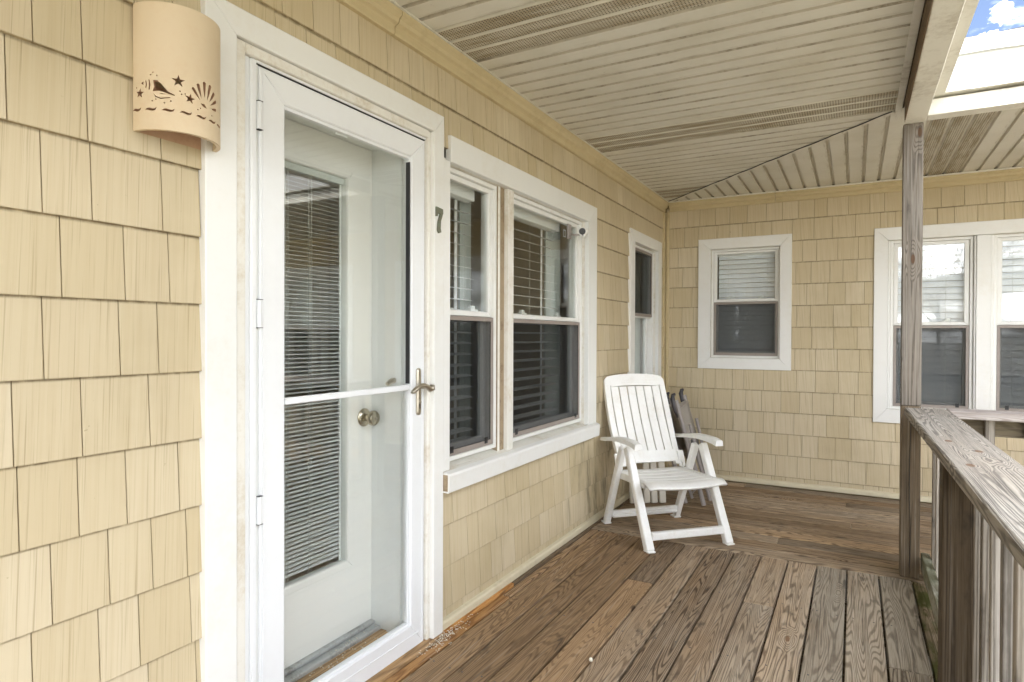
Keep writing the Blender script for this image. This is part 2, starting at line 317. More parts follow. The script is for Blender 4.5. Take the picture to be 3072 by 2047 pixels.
# ---------------------------------------------------------------- mesh helpers
class MB:
    def __init__(s): s.v = []; s.f = []
    def add(s, vs, fs):
        o = len(s.v); s.v += [tuple(q) for q in vs]; s.f += [tuple(i+o for i in f) for f in fs]; return s
    def box(s, x0, x1, y0, y1, z0, z1, b=0., mat=None):
        vs, fs = cbox((x1-x0)/2, (y1-y0)/2, (z1-z0)/2, b)
        c = Vector(((x0+x1)/2, (y0+y1)/2, (z0+z1)/2))
        return s.add([(mat @ Vector(q) if mat else Vector(q)) + c for q in vs], fs)
    def bar(s, p, q, w, h, upv=(0, 0, 1), b=0., w2=None, h2=None):
        p, q = Vector(p), Vector(q); d = (q-p); L = d.length; d.normalize()
        upv = Vector(upv); sd = d.cross(upv).normalized(); uv = sd.cross(d)
        vs, fs = cbox(w/2, L/2, h/2, b); c = (p+q)/2
        o = []
        for a in vs:
            t = a[1]/L+.5; sx = 1+((w2/w-1)*t if w2 else 0); sz = 1+((h2/h-1)*t if h2 else 0)
            o.append(c+sd*a[0]*sx+d*a[1]+uv*a[2]*sz)
        return s.add(o, fs)
    def tube(s, pts, r, n=10, caps=True):
        pts = [Vector(p) for p in pts]; rings = []
        rr = r if isinstance(r, (list, tuple)) else [r]*len(pts)
        ref = Vector((0, 0, 1))
        for i, p in enumerate(pts):
            d = (pts[min(i+1, len(pts)-1)]-pts[max(i-1, 0)]).normalized()
            a = d.cross(ref if abs(d.dot(ref)) < .95 else Vector((1, 0, 0))).normalized(); bb = a.cross(d)
            rings.append([p+(a*math.cos(t)+bb*math.sin(t))*rr[i] for t in [2*math.pi*k/n for k in range(n)]])
        o = len(s.v); s.v += [tuple(q) for g in rings for q in g]
        for i in range(len(pts)-1):
            for k in range(n):
                s.f.append((o+i*n+k, o+i*n+(k+1) % n, o+(i+1)*n+(k+1) % n, o+(i+1)*n+k))
        if caps: s.f.append(tuple(o+k for k in range(n))[::-1]); s.f.append(tuple(o+(len(pts)-1)*n+k for k in range(n)))
        return s
    def lathe(s, prof, origin, axis, n=24):
        axis = Vector(axis).normalized(); a = axis.cross(Vector((0, 0, 1)) if abs(axis.z) < .9 else Vector((1, 0, 0))).normalized(); b = axis.cross(a)
        o = len(s.v); og = Vector(origin)
        for (h, r) in prof:
            for k in range(n):
                t = 2*math.pi*k/n; s.v.append(tuple(og+axis*h+(a*math.cos(t)+b*math.sin(t))*r))
        for i in range(len(prof)-1):
            for k in range(n): s.f.append((o+i*n+k, o+i*n+(k+1) % n, o+(i+1)*n+(k+1) % n, o+(i+1)*n+k))
        s.f.append(tuple(o+k for k in range(n))[::-1]); s.f.append(tuple(o+(len(prof)-1)*n+k for k in range(n)))
        return s
    def prism(s, poly, fn0, fn1):
        n = len(poly); vs = [fn0(p) for p in poly]+[fn1(p) for p in poly]
        fs = [tuple(range(n))[::-1], tuple(range(n, 2*n))]+[(i, (i+1) % n, n+(i+1) % n, n+i) for i in range(n)]
        return s.add(vs, fs)
    def mesh(s, name, mat, smooth=False):
        me = bpy.data.meshes.new(name); me.from_pydata(s.v, [], s.f); me.materials.append(mat)
        import bmesh
        bm = bmesh.new(); bm.from_mesh(me); bmesh.ops.recalc_face_normals(bm, faces=bm.faces); bm.to_mesh(me); bm.free()
        if smooth:
            me.polygons.foreach_set('use_smooth', [True]*len(me.polygons))
            try: me.set_sharp_from_angle(angle=R(40))
            except Exception: pass
        return me
    def build(s, name, mat, parent=None, smooth=False):
        return link(name, s.mesh(name, MT[mat] if isinstance(mat, str) else mat, smooth), parent)
def cbox(a, b, c, k=0.):
    if k <= 0:
        vs = [(x*a, y*b, z*c) for x in (-1, 1) for y in (-1, 1) for z in (-1, 1)]
        return vs, [(0, 1, 3, 2), (4, 6, 7, 5), (0, 4, 5, 1), (2, 3, 7, 6), (0, 2, 6, 4), (1, 5, 7, 3)]
    k = min(k, a*.9, b*.9, c*.9); vs = []; ix = {}
    for x in (-1, 1):
        for y in (-1, 1):
            for z in (-1, 1):
                for ax in range(3):
                    e = [a-k, b-k, c-k]; e[ax] += k
                    ix[(x, y, z, ax)] = len(vs); vs.append((x*e[0], y*e[1], z*e[2]))
    fs = []
    for ax in range(3):
        o = [i for i in range(3) if i != ax]
        for s in (-1, 1):
            q = []
            for (p, r) in ((-1, -1), (1, -1), (1, 1), (-1, 1)):
                key = [0, 0, 0]; key[ax] = s; key[o[0]] = p; key[o[1]] = r; q.append(ix[tuple(key)+(ax,)])
            fs.append(tuple(q))
        for p in (-1, 1):
            for r in (-1, 1):
                k0 = [0, 0, 0]; k1 = [0, 0, 0]; k0[o[0]] = k1[o[0]] = p; k0[o[1]] = k1[o[1]] = r; k0[ax] = -1; k1[ax] = 1
                fs.append((ix[tuple(k0)+(o[0],)], ix[tuple(k1)+(o[0],)], ix[tuple(k1)+(o[1],)], ix[tuple(k0)+(o[1],)]))
    for x in (-1, 1):
        for y in (-1, 1):
            for z in (-1, 1): fs.append(tuple(ix[(x, y, z, q)] for q in range(3)))
    return vs, fs
def link(name, me, parent=None, loc=None, scale=None, rot=None):
    o = bpy.data.objects.new(name, me); col.objects.link(o)
    if parent is not None: o.parent = parent
    if loc: o.location = loc
    if scale: o.scale = scale
    if rot: o.rotation_euler = rot
    return o
def tag(o, label=None, cat=None, group=None, kind=None):
    if label: o['label'] = label
    if cat: o['category'] = cat
    if group: o['group'] = group
    if kind: o['kind'] = kind
    return o
def thing(name, label, cat, loc=(0, 0, 0), rz=0., group=None):
    o = bpy.data.objects.new(name, None); col.objects.link(o); o.location = loc; o.rotation_euler = (0, 0, rz); o.empty_display_size = .1
    return tag(o, label, cat, group)
def struct(name, parent=None):
    o = bpy.data.objects.new(name, None); col.objects.link(o); o['kind'] = 'structure'; o.empty_display_size = .1
    return o
def box(name, mat, parent, *a, b=0.): return MB().box(*a, b=b).build(name, mat, parent)

XW, YE, ZC = -1.53, 5.64, 2.45          # side wall plane, end wall plane, ceiling height
COURSE, C0 = .1775, .0885

# ---------------------------------------------------------------- ground
gm = MB()
gm.box(-250, 250, -250, 250, -.9, -.6); g_ = gm.build('ground', 'ground'); g_['kind'] = 'structure'

# ---------------------------------------------------------------- walls with their shingles
side = thing('side_wall', 'long house wall of cream shingles on the left, with the storm door in it', 'wall', (XW, 2.6, 0))
end = thing('end_wall', 'far house wall of cream shingles closing the porch behind the chairs', 'wall', (1, YE, 0))
def child(parent, o):
    o.parent = parent; o.matrix_parent_inverse = Matrix.Translation(-parent.location); return o
# inner openings (through the sheathing) and the rectangles hidden under casings
def minus(rects, hole):
    o = []
    for (a, b, c, d) in rects:
        h0, h1, v0, v1 = hole
        if h1 <= a or h0 >= b or v1 <= c or v0 >= d: o.append((a, b, c, d)); continue
        if a < h0: o.append((a, h0, c, d))
        if b > h1: o.append((h1, b, c, d))
        a2, b2 = max(a, h0), min(b, h1)
        if c < v0: o.append((a2, b2, c, v0))
        if d > v1: o.append((a2, b2, v1, d))
    return o
side_holes = [(1.10, 2.11, -1, 2.12), (2.11, 3.84, .64, 2.04), (4.68, 5.45, .55, 2.03)]
end_holes = [(-1.16, -.50, 1.02, 2.05), (.17, 1.46, .64, 2.04), (2.20, 3.45, .64, 2.04)]
def wall_back(h0, h1, holes, to3, name, parent, zlo=-.15, ztop=2.62):
    m = MB()
    rs = [(h0, h1, zlo, ztop)]
    for h in holes: rs = minus(rs, h)
    for (a, b, c, d) in rs:
        vs = [to3(p, q, r) for p in (a, b) for q in (c, d) for r in (0, -.10)]
        m.add(vs, [(0, 1, 3, 2), (4, 6, 7, 5), (0, 4, 5, 1), (2, 3, 7, 6), (0, 2, 6, 4), (1, 5, 7, 3)])
    child(parent, m.build(name, 'backing'))
def s3(h, z, d): return (XW+d, h, z)
def e3(h, z, d): return (h, YE-d, z)
wall_back(-4., YE+.05, side_holes, s3, 'sheathing', side)
wall_back(XW+.0, 6., end_holes, e3, 'sheathing', end)
def shingle_mesh(rects, zb, to3, tilt, gap=.0013):
    """wedge: thin at its head, thick at its butt"""
    m = MB(); H = COURSE
    def dep(z): return .0135 - (z-zb)/H*.0105
    A = min(r[0] for r in rects); B = max(r[1] for r in rects)
    for (a, b, c, d) in rects:
        a2 = a+gap if a == A else a; b2 = b-gap if b == B else b
        t0 = tilt if c <= zb+.001 else 0
        f = [to3(a2, c+t0*(a2-A), dep(c)), to3(b2, c+t0*(b2-A), dep(c)), to3(b2, d, dep(d)), to3(a2, d, dep(d))]
        k = [to3(a2, c+t0*(a2-A), .001), to3(b2, c+t0*(b2-A), .001), to3(b2, d, .001), to3(a2, d, .001)]
        # small rounded butt
        f1 = [to3(a2+.0008, c+.0018+t0*(a2-A), dep(c)+.0004), to3(b2-.0008, c+.0018+t0*(b2-A), dep(c)+.0004)]
        m.add(f+k+f1, [(0, 1, 9, 8), (8, 9, 2, 3), (0, 3, 7, 4), (1, 5, 6, 2), (0, 4, 5, 1), (0, 8, 3), (1, 2, 9)])
    return m
def lay(h0, h1, holes, to3, parent, seed, ztop, fixed=None):
    rnd = random.Random(seed); made = []
    for k in range(-1, 14):
        zb = C0+COURSE*k; zt = min(zb+COURSE+.004, ztop); zl = max(zb, .012)
        if zt-zl < .02: continue
        h = h0-rnd.random()*.1; prev = None
        while h < h1:
            w = rnd.choice((.095, .105, .118, .13, .142, .155, .165))*rnd.uniform(.95, 1.05)
            if fixed and k in fixed: pass
            a, b = max(h, h0), min(h+w, h1); h += w
            if h1-h < .05: b = h1; h = h1+1
            if b-a < .02: continue
            rs = [(a, b, zl, zt)]
            for q in holes: rs = minus(rs, q)
            rs = [r for r in rs if r[1]-r[0] > .012 and r[3]-r[2] > .012]
            if not rs: continue
            if not any(abs(r[0]-a) < 1e-6 for r in rs) and not any(abs(r[1]-b) < 1e-6 for r in rs): pass
            made.append((rs, zb, rnd.uniform(-.0012, .0012)))
    return made
def put_shingles(made, to3, parent, size):
    made.sort(key=size)
    for rs, zb, t in made[:300]:
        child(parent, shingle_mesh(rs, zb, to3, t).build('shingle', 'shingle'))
    if made[300:]:
        m = MB()
        for rs, zb, t in made[300:]:
            q = shingle_mesh(rs, zb, to3, t); m.add(q.v, q.f)
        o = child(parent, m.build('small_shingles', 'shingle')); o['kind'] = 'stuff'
ms = lay(.30, YE-.02, side_holes, s3, side, 11, 2.40)
me_ = lay(XW+.03, 4.3, end_holes, e3, end, 5, 2.40)
put_shingles(ms, s3, side, lambda q: q[0][0][0])
put_shingles(me_, e3, end, lambda q: q[0][0][0])
# trims that belong to the walls
def trim(parent, name, mat, *a, b=.002): return child(parent, MB().box(*a, b=b).build(name, mat))
def crown(parent, pts, ext, axis, mat='tan_trim', name='crown_moulding'):
    m = MB(); a0, a1 = ext
    if axis == 'y': m.prism(pts, lambda p: (XW+p[0], a0, p[1]), lambda p: (XW+p[0], a1-p[0]*0, p[1]))
    else: m.prism(pts, lambda p: (a0, YE-p[0], p[1]), lambda p: (a1, YE-p[0], p[1]))
    return child(parent, m.build(name, mat))
prof = [(0, 2.366), (.022, 2.366), (.026, 2.372), (.026, 2.392), (.032, 2.398), (.036, 2.400), (.044, 2.404), (.048, 2.418), (.060, 2.428), (.062, 2.447), (0, 2.447)]
crown(side, prof, (-4, 1.831), 'y'); crown(side, [(a+(.0015 if a else 0), b) for a, b in prof], (1.828+.006, YE-.03), 'y')
crown(end, prof, (XW+.064, -.588), 'x'); crown(end, [(a+(.0015 if a else 0), b) for a, b in prof], (-.584, 4.3), 'x')
m = MB(); pts = [(0, -.002), (.024, -.002), (.026, .004), (.026, .026), (.020, .034), (0, .040)]
crown(side, [(a, b+.012) for a, b in pts], (2.152, YE-.02), 'y', 'cream_trim', 'base_trim')
crown(side, [(a, b+.012) for a, b in pts], (-4, 1.056), 'y', 'cream_trim', 'base_trim')
crown(end, [(a, b+.012) for a, b in pts], (XW+.02, 4.3), 'x', 'cream_trim', 'base_trim')
trim(side, 'corner_trim', 'tan_trim', XW, XW+.026, YE-.045, YE-.002, .03, 2.366)
trim(side, 'corner_bead', 'tan_trim', XW+.027, XW+.036, YE-.014, YE-.001, .03, 2.366)
trim(end, 'corner_trim', 'tan_trim', XW+.037, XW+.060, YE-.024, YE-.001, .05, 2.366)

# ---------------------------------------------------------------- storm door and entry door
sd = thing('storm_door', 'white full-glass storm door with thin middle bar and lever handle', 'storm door', (XW, 1.65, 0))
xo = -1.530
def frame_mitred(m, h0, h1, z0, z1, wl, wr, wb, wt, to3, d0, d1, bev=.0025):
    """four mitred members, each returned as its own MB"""
    o = [(h0, z0), (h1, z0), (h1, z1), (h0, z1)]; i = [(h0+wl, z0+wb), (h1-wr, z0+wb), (h1-wr, z1-wt), (h0+wl, z1-wt)]
    g = .0004
    for k in range(4):
        if (wb, wr, wt, wl)[k] <= 0: continue
        a, b = k, (k+1) % 4
        q = [o[a], o[b], i[b], i[a]]
        cxm = sum(p[0] for p in q)/4; czm = sum(p[1] for p in q)/4
        q = [(p[0]+(cxm-p[0])*0+(g if p[0] < cxm else -g), p[1]) for p in q]
        qq = [(p[0]+(cxm-p[0])*bev/max(abs(cxm-p[0]), .02), p[1]+(czm-p[1])*bev/max(abs(czm-p[1]), .02)) for p in q]
        mm = MB()
        vs = [to3(*p, d0) for p in q]+[to3(*p, d1-bev) for p in q]+[to3(*p, d1) for p in qq]
        fs = [(0, 1, 2, 3), (8, 11, 10, 9)]
        for j in range(4):
            jn = (j+1) % 4; fs += [(j, jn, 4+jn, 4+j), (4+j, 4+jn, 8+jn, 8+j)]
        mm.add(vs, fs); m.append(mm)
    return m
names4 = ['bottom_rail', 'lock_stile', 'top_rail', 'hinge_stile']
for nm, mm in zip(names4, frame_mitred([], 1.252, 2.055, .003, 2.036, .093, .085, .100, .084, s3, -.035, .000, .004)):
    child(sd, mm.build(nm, 'alu'))
# slim inner bead round the glass
for mm in frame_mitred([], 1.345, 1.970, .103, 1.952, .007, .007, .010, .010, s3, -.028, -.009, .001): child(sd, mm.build('glazing_bead', 'alu'))
# raised line on the stiles
for a in ((XW+.0003, XW+.0030, 1.262, 1.270, .02, 2.02), (XW+.0003, XW+.0030, 2.036, 2.044, .02, 2.02)): child(sd, MB().box(*a, b=.001).build('stile_ridge', 'alu'))
child(sd, MB().box(XW-.002, XW+.003, 1.27, 2.03, .060, .064, b=.001).build('rail_ridge', 'alu'))
child(sd, MB().box(XW-.020, XW-.016, 1.350, 1.965, .110, 1.945).build('glass', 'door_glass'))
child(sd, MB().box(XW-.014, XW-.004, 1.3525, 1.9625, 1.034, 1.056, b=.003).build('middle_bar', 'alu'))
child(sd, MB().box(XW-.024, XW-.006, 1.9625, 1.966, 1.06, 1.93).build('glass_seal', 'seal'))
for zc in (.737, 1.312, 1.888):
    h = MB(); h.tube([(XW+.006, 1.2465, zc-.040), (XW+.006, 1.2465, zc+.040)], .0075, 12); h.box(XW-.001, XW+.003, 1.232, 1.2445, zc-.04, zc+.04, b=.001)
    h.box(XW+.001, XW+.0035, 1.253, 1.262, zc-.04, zc+.04, b=.001)
    hh = child(sd, h.build('hinge', 'alu', smooth=False))
    for s in (-1, 1):
        child(hh, MB().box(XW+.0005, XW+.0136, 1.2385, 1.2545, zc+s*.0412-.0008, zc+s*.0412+.0008).build('hinge_joint', 'seal')).matrix_parent_inverse = hh.matrix_world.inverted()
# handle: long back plate, S lever, key cylinder
hp = MB()
yh, z0h, z1h, wh = 2.010, .932, 1.120, .0130
pl = [(yh+wh*math.cos(t), z1h-wh+wh*math.sin(t)) for t in [math.pi*k/10 for k in range(11)]]+[(yh-wh*math.cos(t), z0h+wh-wh*math.sin(t)) for t in [math.pi*k/10 for k in range(11)]]
pl2 = [(yh+(a-yh)*.62, (z0h+z1h)/2+(b-(z0h+z1h)/2)*.965) for a, b in pl]
n = len(pl); hp.add([(XW+.001, a, b) for a, b in pl]+[(XW+.006, a, b) for a, b in pl]+[(XW+.011, a, b) for a, b in pl2],
    [tuple(range(n)), tuple(range(2*n, 3*n))]+[(i, (i+1) % n, n+(i+1) % n, n+i) for i in range(n)]+[(n+i, n+(i+1) % n, 2*n+(i+1) % n, 2*n+i) for i in range(n)])
hd = child(sd, hp.build('handle_plate', 'nickel'))
lv = MB()
lv.tube([(XW+.01, yh, 1.046), (XW+.045, yh, 1.046)], .009, 12)
P3 = [(XW+.047, yh+a, z) for a, z in ((.034, 1.052), (.031, 1.040), (.018, 1.036), (.002, 1.046), (-.020, 1.0535), (-.045, 1.053), (-.068, 1.044), (-.088, 1.034), (-.097, 1.031))]
lv.tube(P3, [.0110, .0150, .0125, .0105, .0098, .0098, .0098, .0092, .0060], 10)
o = lv.build('lever', 'nickel', hd, True)
o = MB().lathe([(0, .0065), (.003, .0065), (.0045, .004)], (XW+.0112, yh, .985), (1, 0, 0), 14).build('key_cylinder', 'nickel', hd, True)
o = MB().box(XW+.0112, XW+.0124, yh-.0018, yh+.0018, .958, .976).build('key_slot', 'black', hd)
for c in hd.children: c.matrix_parent_inverse = Matrix.Identity(4)
# inside lever seen through the glass
lv = MB(); P3 = [(XW-.085, 2.02, 1.056), (XW-.087, 2.00, 1.066), (XW-.087, 1.975, 1.070), (XW-.087, 1.95, 1.068), (XW-.085, 1.925, 1.058)]
lv.tube([(XW-.036, 2.02, 1.046), (XW-.085, 2.02, 1.046)], .008, 10); lv.tube(P3, [.011, .011, .011, .0105, .008], 10)
child(sd, lv.build('inside_lever', 'nickel', None, True))
child(sd, MB().box(XW-.034, XW-.026, 1.585, 1.640, 1.936, 1.950).build('closer_bracket', 'alu2'))
# casing and jambs
dc = thing('door_casing', 'wide white mitred casing around the storm door', 'door trim', (XW, 1.6, 0))
o_, i_ = [(1.058, .010), (2.148, .010), (2.148, 2.157), (1.058, 2.157)], [(1.155, .010), (2.080, .010), (2.080, 2.078), (1.155, 2.078)]
def casing_piece(a, b, c, d, to3, t0, t1, bev=.003):
    q = [a, b, c, d]; cx_, cz_ = sum(p[0] for p in q)/4, sum(p[1] for p in q)/4
    qq = [(p[0]+math.copysign(min(bev, abs(cx_-p[0])*.4), cx_-p[0]), p[1]+math.copysign(min(bev, abs(cz_-p[1])*.4), cz_-p[1])) for p in q]
    m = MB(); vs = [to3(*p, t0) for p in q]+[to3(*p, t1-bev*.7) for p in q]+[to3(*p, t1) for p in qq]
    fs = [(0, 1, 2, 3), (8, 11, 10, 9)]
    for j in range(4):
        jn = (j+1) % 4; fs += [(j, jn, 4+jn, 4+j), (4+j, 4+jn, 8+jn, 8+j)]
    return m.add(vs, fs)
e = .0006
child(dc, casing_piece(o_[0], i_[0], (i_[3][0], i_[3][1]-e), (o_[3][0], o_[3][1]-e), s3, .0, .030).build('side_casing', 'white'))
child(dc, casing_piece(i_[1], o_[1], (o_[2][0], o_[2][1]-e), (i_[2][0], i_[2][1]-e), s3, .0, .030).build('side_casing', 'white'))
child(dc, casing_piece((i_[3][0], i_[3][1]+e), (i_[2][0], i_[2][1]+e), (o_[2][0]-e, o_[2][1]), (o_[3][0]+e, o_[3][1]), s3, .0, .030).build('head_casing', 'white'))
for a in ((1.1555, 1.190, .01, 2.076),): child(dc, MB().box(XW-.03, XW+.020, a[0], a[1], a[2], a[3], b=.003).build('brick_mould', 'white_dirty'))
child(dc, MB().box(XW-.03, XW+.012, 2.0585, 2.0795, .01, 2.076, b=.002).build('brick_mould', 'white_dirty'))
child(dc, MB().box(XW-.03, XW+.018, 1.1905, 2.058, 2.0465, 2.077, b=.003).build('brick_mould', 'white_dirty'))
child(dc, MB().box(XW-.04, XW+.004, 1.1905, 1.2140, .01, 2.046, b=.002).build('hinge_rail', 'alu'))
child(dc, MB().box(XW-.04, XW+.010, 1.2145, 1.2370, .01, 2.046, b=.005).build('hinge_rail', 'alu'))
child(dc, MB().box(XW-.04, XW-.006, 1.2375, 1.2515, .01, 2.046).build('hinge_rail', 'alu2'))
child(dc, MB().box(XW-.04, XW-.002, 1.238, 2.058, 2.0385, 2.046, b=.001).build('drip_cap', 'seal'))
child(dc, MB().tube([(XW-.001, 1.238, 2.0455), (XW-.001, 2.056, 2.0455)], .005, 8).build('drip_tube', 'alu'))
# jamb box of the entry
XD = -1.745
child(dc, MB().box(XD-.03, XW-.041, 1.985, 2.08, .03, 2.06).build('jamb', 'alu2'))
child(dc, MB().box(XD+.09, XW-.055, 1.971, 1.9845, .03, 2.03).build('jamb_stop', 'alu2'))
child(dc, MB().box(XD-.03, XW-.041, 1.16, 1.245, .03, 2.06).build('jamb', 'alu2'))
child(dc, MB().box(XD-.03, XW-.041, 1.2455, 1.9845, 2.008, 2.06).build('head_jamb', 'alu2'))
child(dc, MB().box(XD-.05, XD+.050, 1.2455, 1.9845, .030, .062, b=.004).build('threshold', 'conc'))
child(dc, MB().box(XD-.05, XD+.02, 1.2455, 1.9845, .0625, .078, b=.004).build('door_sweep', 'conc'))
child(dc, MB().box(XD+.0505, XW-.0365, 1.2455, 1.9845, .010, .050, b=.004).build('wood_sill', 'sill_wood'))
rr = random.Random(3); d_ = MB()
for k in range(90):
    x_ = rr.uniform(XD+.03, XW-.05); y_ = rr.gauss(1.75, .12)
    if not 1.26 < y_ < 1.97: continue
    zz = .0625 if x_ < XD+.050 else .0505
    s = rr.uniform(.0015, .004); a = rr.uniform(0, 3.1)
    d_.bar((x_, y_, zz+.0012), (x_+s*2*math.cos(a), y_+s*2*math.sin(a), zz+.0015), s*.8, .0016)
for k in range(190):
    y_ = rr.gauss(2.13, .09); x_ = -1.47+rr.gauss(.0, .02)+max(0, 2.1-y_)*.1
    s = rr.uniform(.0015, .0035); a = rr.uniform(0, 3.1)
    if x_ < -1.492: continue
    d_.bar((x_, y_, .0135), (x_+s*2*math.cos(a), y_+s*2*math.sin(a), .0137), s*.8, .0014)
o = d_.build('paint_chips', 'dust'); tag(o, kind='stuff', label='pale paint chips and sawdust strewn along the storm door sill')

ed = thing('entry_door', 'white entry door with a blind in its long lite, behind the storm door', 'door', (XD, 1.6, 0))
def d3(h, z, d): return (XD+d, h, z)
Y0, Y1, Z0, Z1 = 1.2475, 1.983, .079, 2.006; ly0, ly1, lz0, lz1 = 1.375, 1.838, .365, 1.862
def ring(h0, h1, z0, z1, w0, w1, v0, v1, to3, a, b, name, mat, parent):
    m = MB()
    for q in ((h0, w0, z0, z1), (w1, h1, z0, z1), (w0, w1, z0, v0), (w0, w1, v1, z1)):
        vs = [to3(p, r, s) for p in q[:2] for r in q[2:] for s in (a, b)]
        m.add(vs, [(0, 1, 3, 2), (4, 6, 7, 5), (0, 4, 5, 1), (2, 3, 7, 6), (0, 2, 6, 4), (1, 5, 7, 3)])
    return child(parent, m.build(name, mat))
ring(Y0, Y1, Z0, Z1, ly0-.03, ly1+.03, lz0-.03, lz1+.03, d3, -.044, 0, 'door_leaf', 'door_paint', ed)
for nm, mm in zip(('lite_frame',)*4, frame_mitred([], ly0-.0295, ly1+.0295, lz0-.0295, lz1+.0295, .0295, .0295, .0295, .0295, d3, -.03, .007, .004)): child(ed, mm.build(nm, 'door_paint'))
child(ed, MB().box(XD-.010, XD-.006, ly0, ly1, lz0, lz1).build('lite_glass', 'glass'))
child(ed, MB().box(XD-.028, XD-.0245, ly1-.014, ly1-.004, lz0, lz1).build('blind_track', 'alu2'))
slm = None
def slats(parent, to3, h0, h1, z0, z1, pitch, w, tilt, depth, mat='slat', name='blind_slat', th_=.0008, limit=300, curve=True):
    """real slats sharing one mesh: width along h, tilted about it"""
    p0 = Vector(to3(0, 0, 0)); hx = Vector(to3(1, 0, 0))-p0; dz = Vector(to3(0, 0, 1))-p0; zz = Vector((0, 0, 1))
    m = MB(); L = h1-h0; c, s = math.cos(tilt), math.sin(tilt)
    prof_ = []
    for t in (-.5, -.17, .17, .5): prof_.append((t*w, (.25-t*t)*w*.10 if curve else 0))
    vs = []
    for hh in (0, L):
        for (a, b) in prof_:
            vs.append(hx*hh+dz*(a*c-b*s)+zz*(a*s+b*c)); vs.append(hx*hh+dz*(a*c-b*s)+zz*(a*s+b*c-th_))
    fs = []
    for i in range(3):
        a = 2*i; fs += [(a, a+2, a+10, a+8), (a+1, a+9, a+11, a+3)]
    fs += [(0, 8, 9, 1), (6, 7, 15, 14), (0, 1, 3, 2), (2, 3, 5, 4), (4, 5, 7, 6), (8, 10, 11, 9), (10, 12, 13, 11), (12, 14, 15, 13)]
    m.add(vs, fs); me = m.mesh(name, MT[mat]); z = z1; k = 0
    while z > z0 and k < limit:
        o = link(name, me); o.location = Vector(to3(h0, z, depth)); o.parent = parent; o.matrix_parent_inverse = Matrix.Translation(-parent.matrix_world.translation) if parent.matrix_world.translation.length else Matrix.Identity(4)
        o.matrix_parent_inverse = Matrix.Translation(-parent.location); o.rotation_euler = (rr.uniform(-.003, .003), rr.uniform(-.003, .003), 0)
        z -= pitch; k += 1
slats(ed, d3, ly0+.01, ly1-.018, lz0+.02, lz1-.03, .0155, .0145, R(-14), -.024)
child(ed, MB().box(XD-.034, XD-.014, ly0, ly1-.002, lz1-.024, lz1, b=.001).build('blind_headrail', 'alu2'))
for yy in (1.548, 1.560, 1.655, 1.668): child(ed, MB().tube([(XD-.013, yy, lz0+.01), (XD-.013, yy, lz1-.02)], .0009, 5).build('blind_cord', 'cord'))
kn = child(ed, MB().lathe([(0, .037), (.004, .037), (.012, .029), (.014, .014), (.032, .013), (.036, .022), (.044, .030), (.054, .031), (.062, .026), (.0655, .014)], (XD+.0005, 1.935, .917), (1, 0, 0), 28).build('knob', 'brass', None, True))
o = MB().lathe([(0, .0065), (.002, .006)], (XD+.066, 1.935, .917), (1, 0, 0), 14).build('knob_keyhole', 'nickel', kn, True); o.matrix_parent_inverse = Matrix.Identity(4)

# ---------------------------------------------------------------- windows
LOC = {}
def window(to3, origin, label, units, cas, inner, sill=False, mull=None, left_casing=True, dpt=-.05, stained='white_dirty', group=None, casd=.028):
    w = thing('window', label, 'window', origin, 0, group)
    h0, h1, z0, z1 = cas; a0, a1, b0, b1 = inner
    if left_casing: child(w, casing_piece((h0, z0), (a0, b0), (a0, b1), (h0, z1), to3, 0, casd).build('side_casing', 'white'))
    child(w, casing_piece((a1, b0), (h1, z0), (h1, z1), (a1, b1), to3, 0, casd).build('side_casing', 'white'))
    hl = h0 if left_casing else a0
    child(w, casing_piece((a0+e, b1+e), (a1-e, b1+e), (h1-e, z1), (hl+e, z1), to3, 0, casd).build('head_casing', 'white'))
    if not sill: child(w, casing_piece((h0+e, z0), (h1-e, z0), (a1-e, b0-e), (a0+e, b0-e), to3, 0, casd).build('apron', 'white'))
    # jamb liner
    m = MB()
    for q in ((a0-.02, a0, b0-.02, b1+.02), (a1, a1+.02, b0-.02, b1+.02), (a0, a1, b1, b1+.02), (a0, a1, b0-.02, b0)):
        vs = [to3(p, r, s) for p in q[:2] for r in q[2:] for s in (-.11, -.002)]
        m.add(vs, [(0, 1, 3, 2), (4, 6, 7, 5), (0, 4, 5, 1), (2, 3, 7, 6), (0, 2, 6, 4), (1, 5, 7, 3)])
    child(w, m.build('jamb_liner', stained))
    return w
def q3(to3, m, h0, h1, z0, z1, d0, d1):
    vs = [to3(p, r, s) for p in (h0, h1) for r in (z0, z1) for s in (d0, d1)]
    return m.add(vs, [(0, 1, 3, 2), (4, 6, 7, 5), (0, 4, 5, 1), (2, 3, 7, 6), (0, 2, 6, 4), (1, 5, 7, 3)])
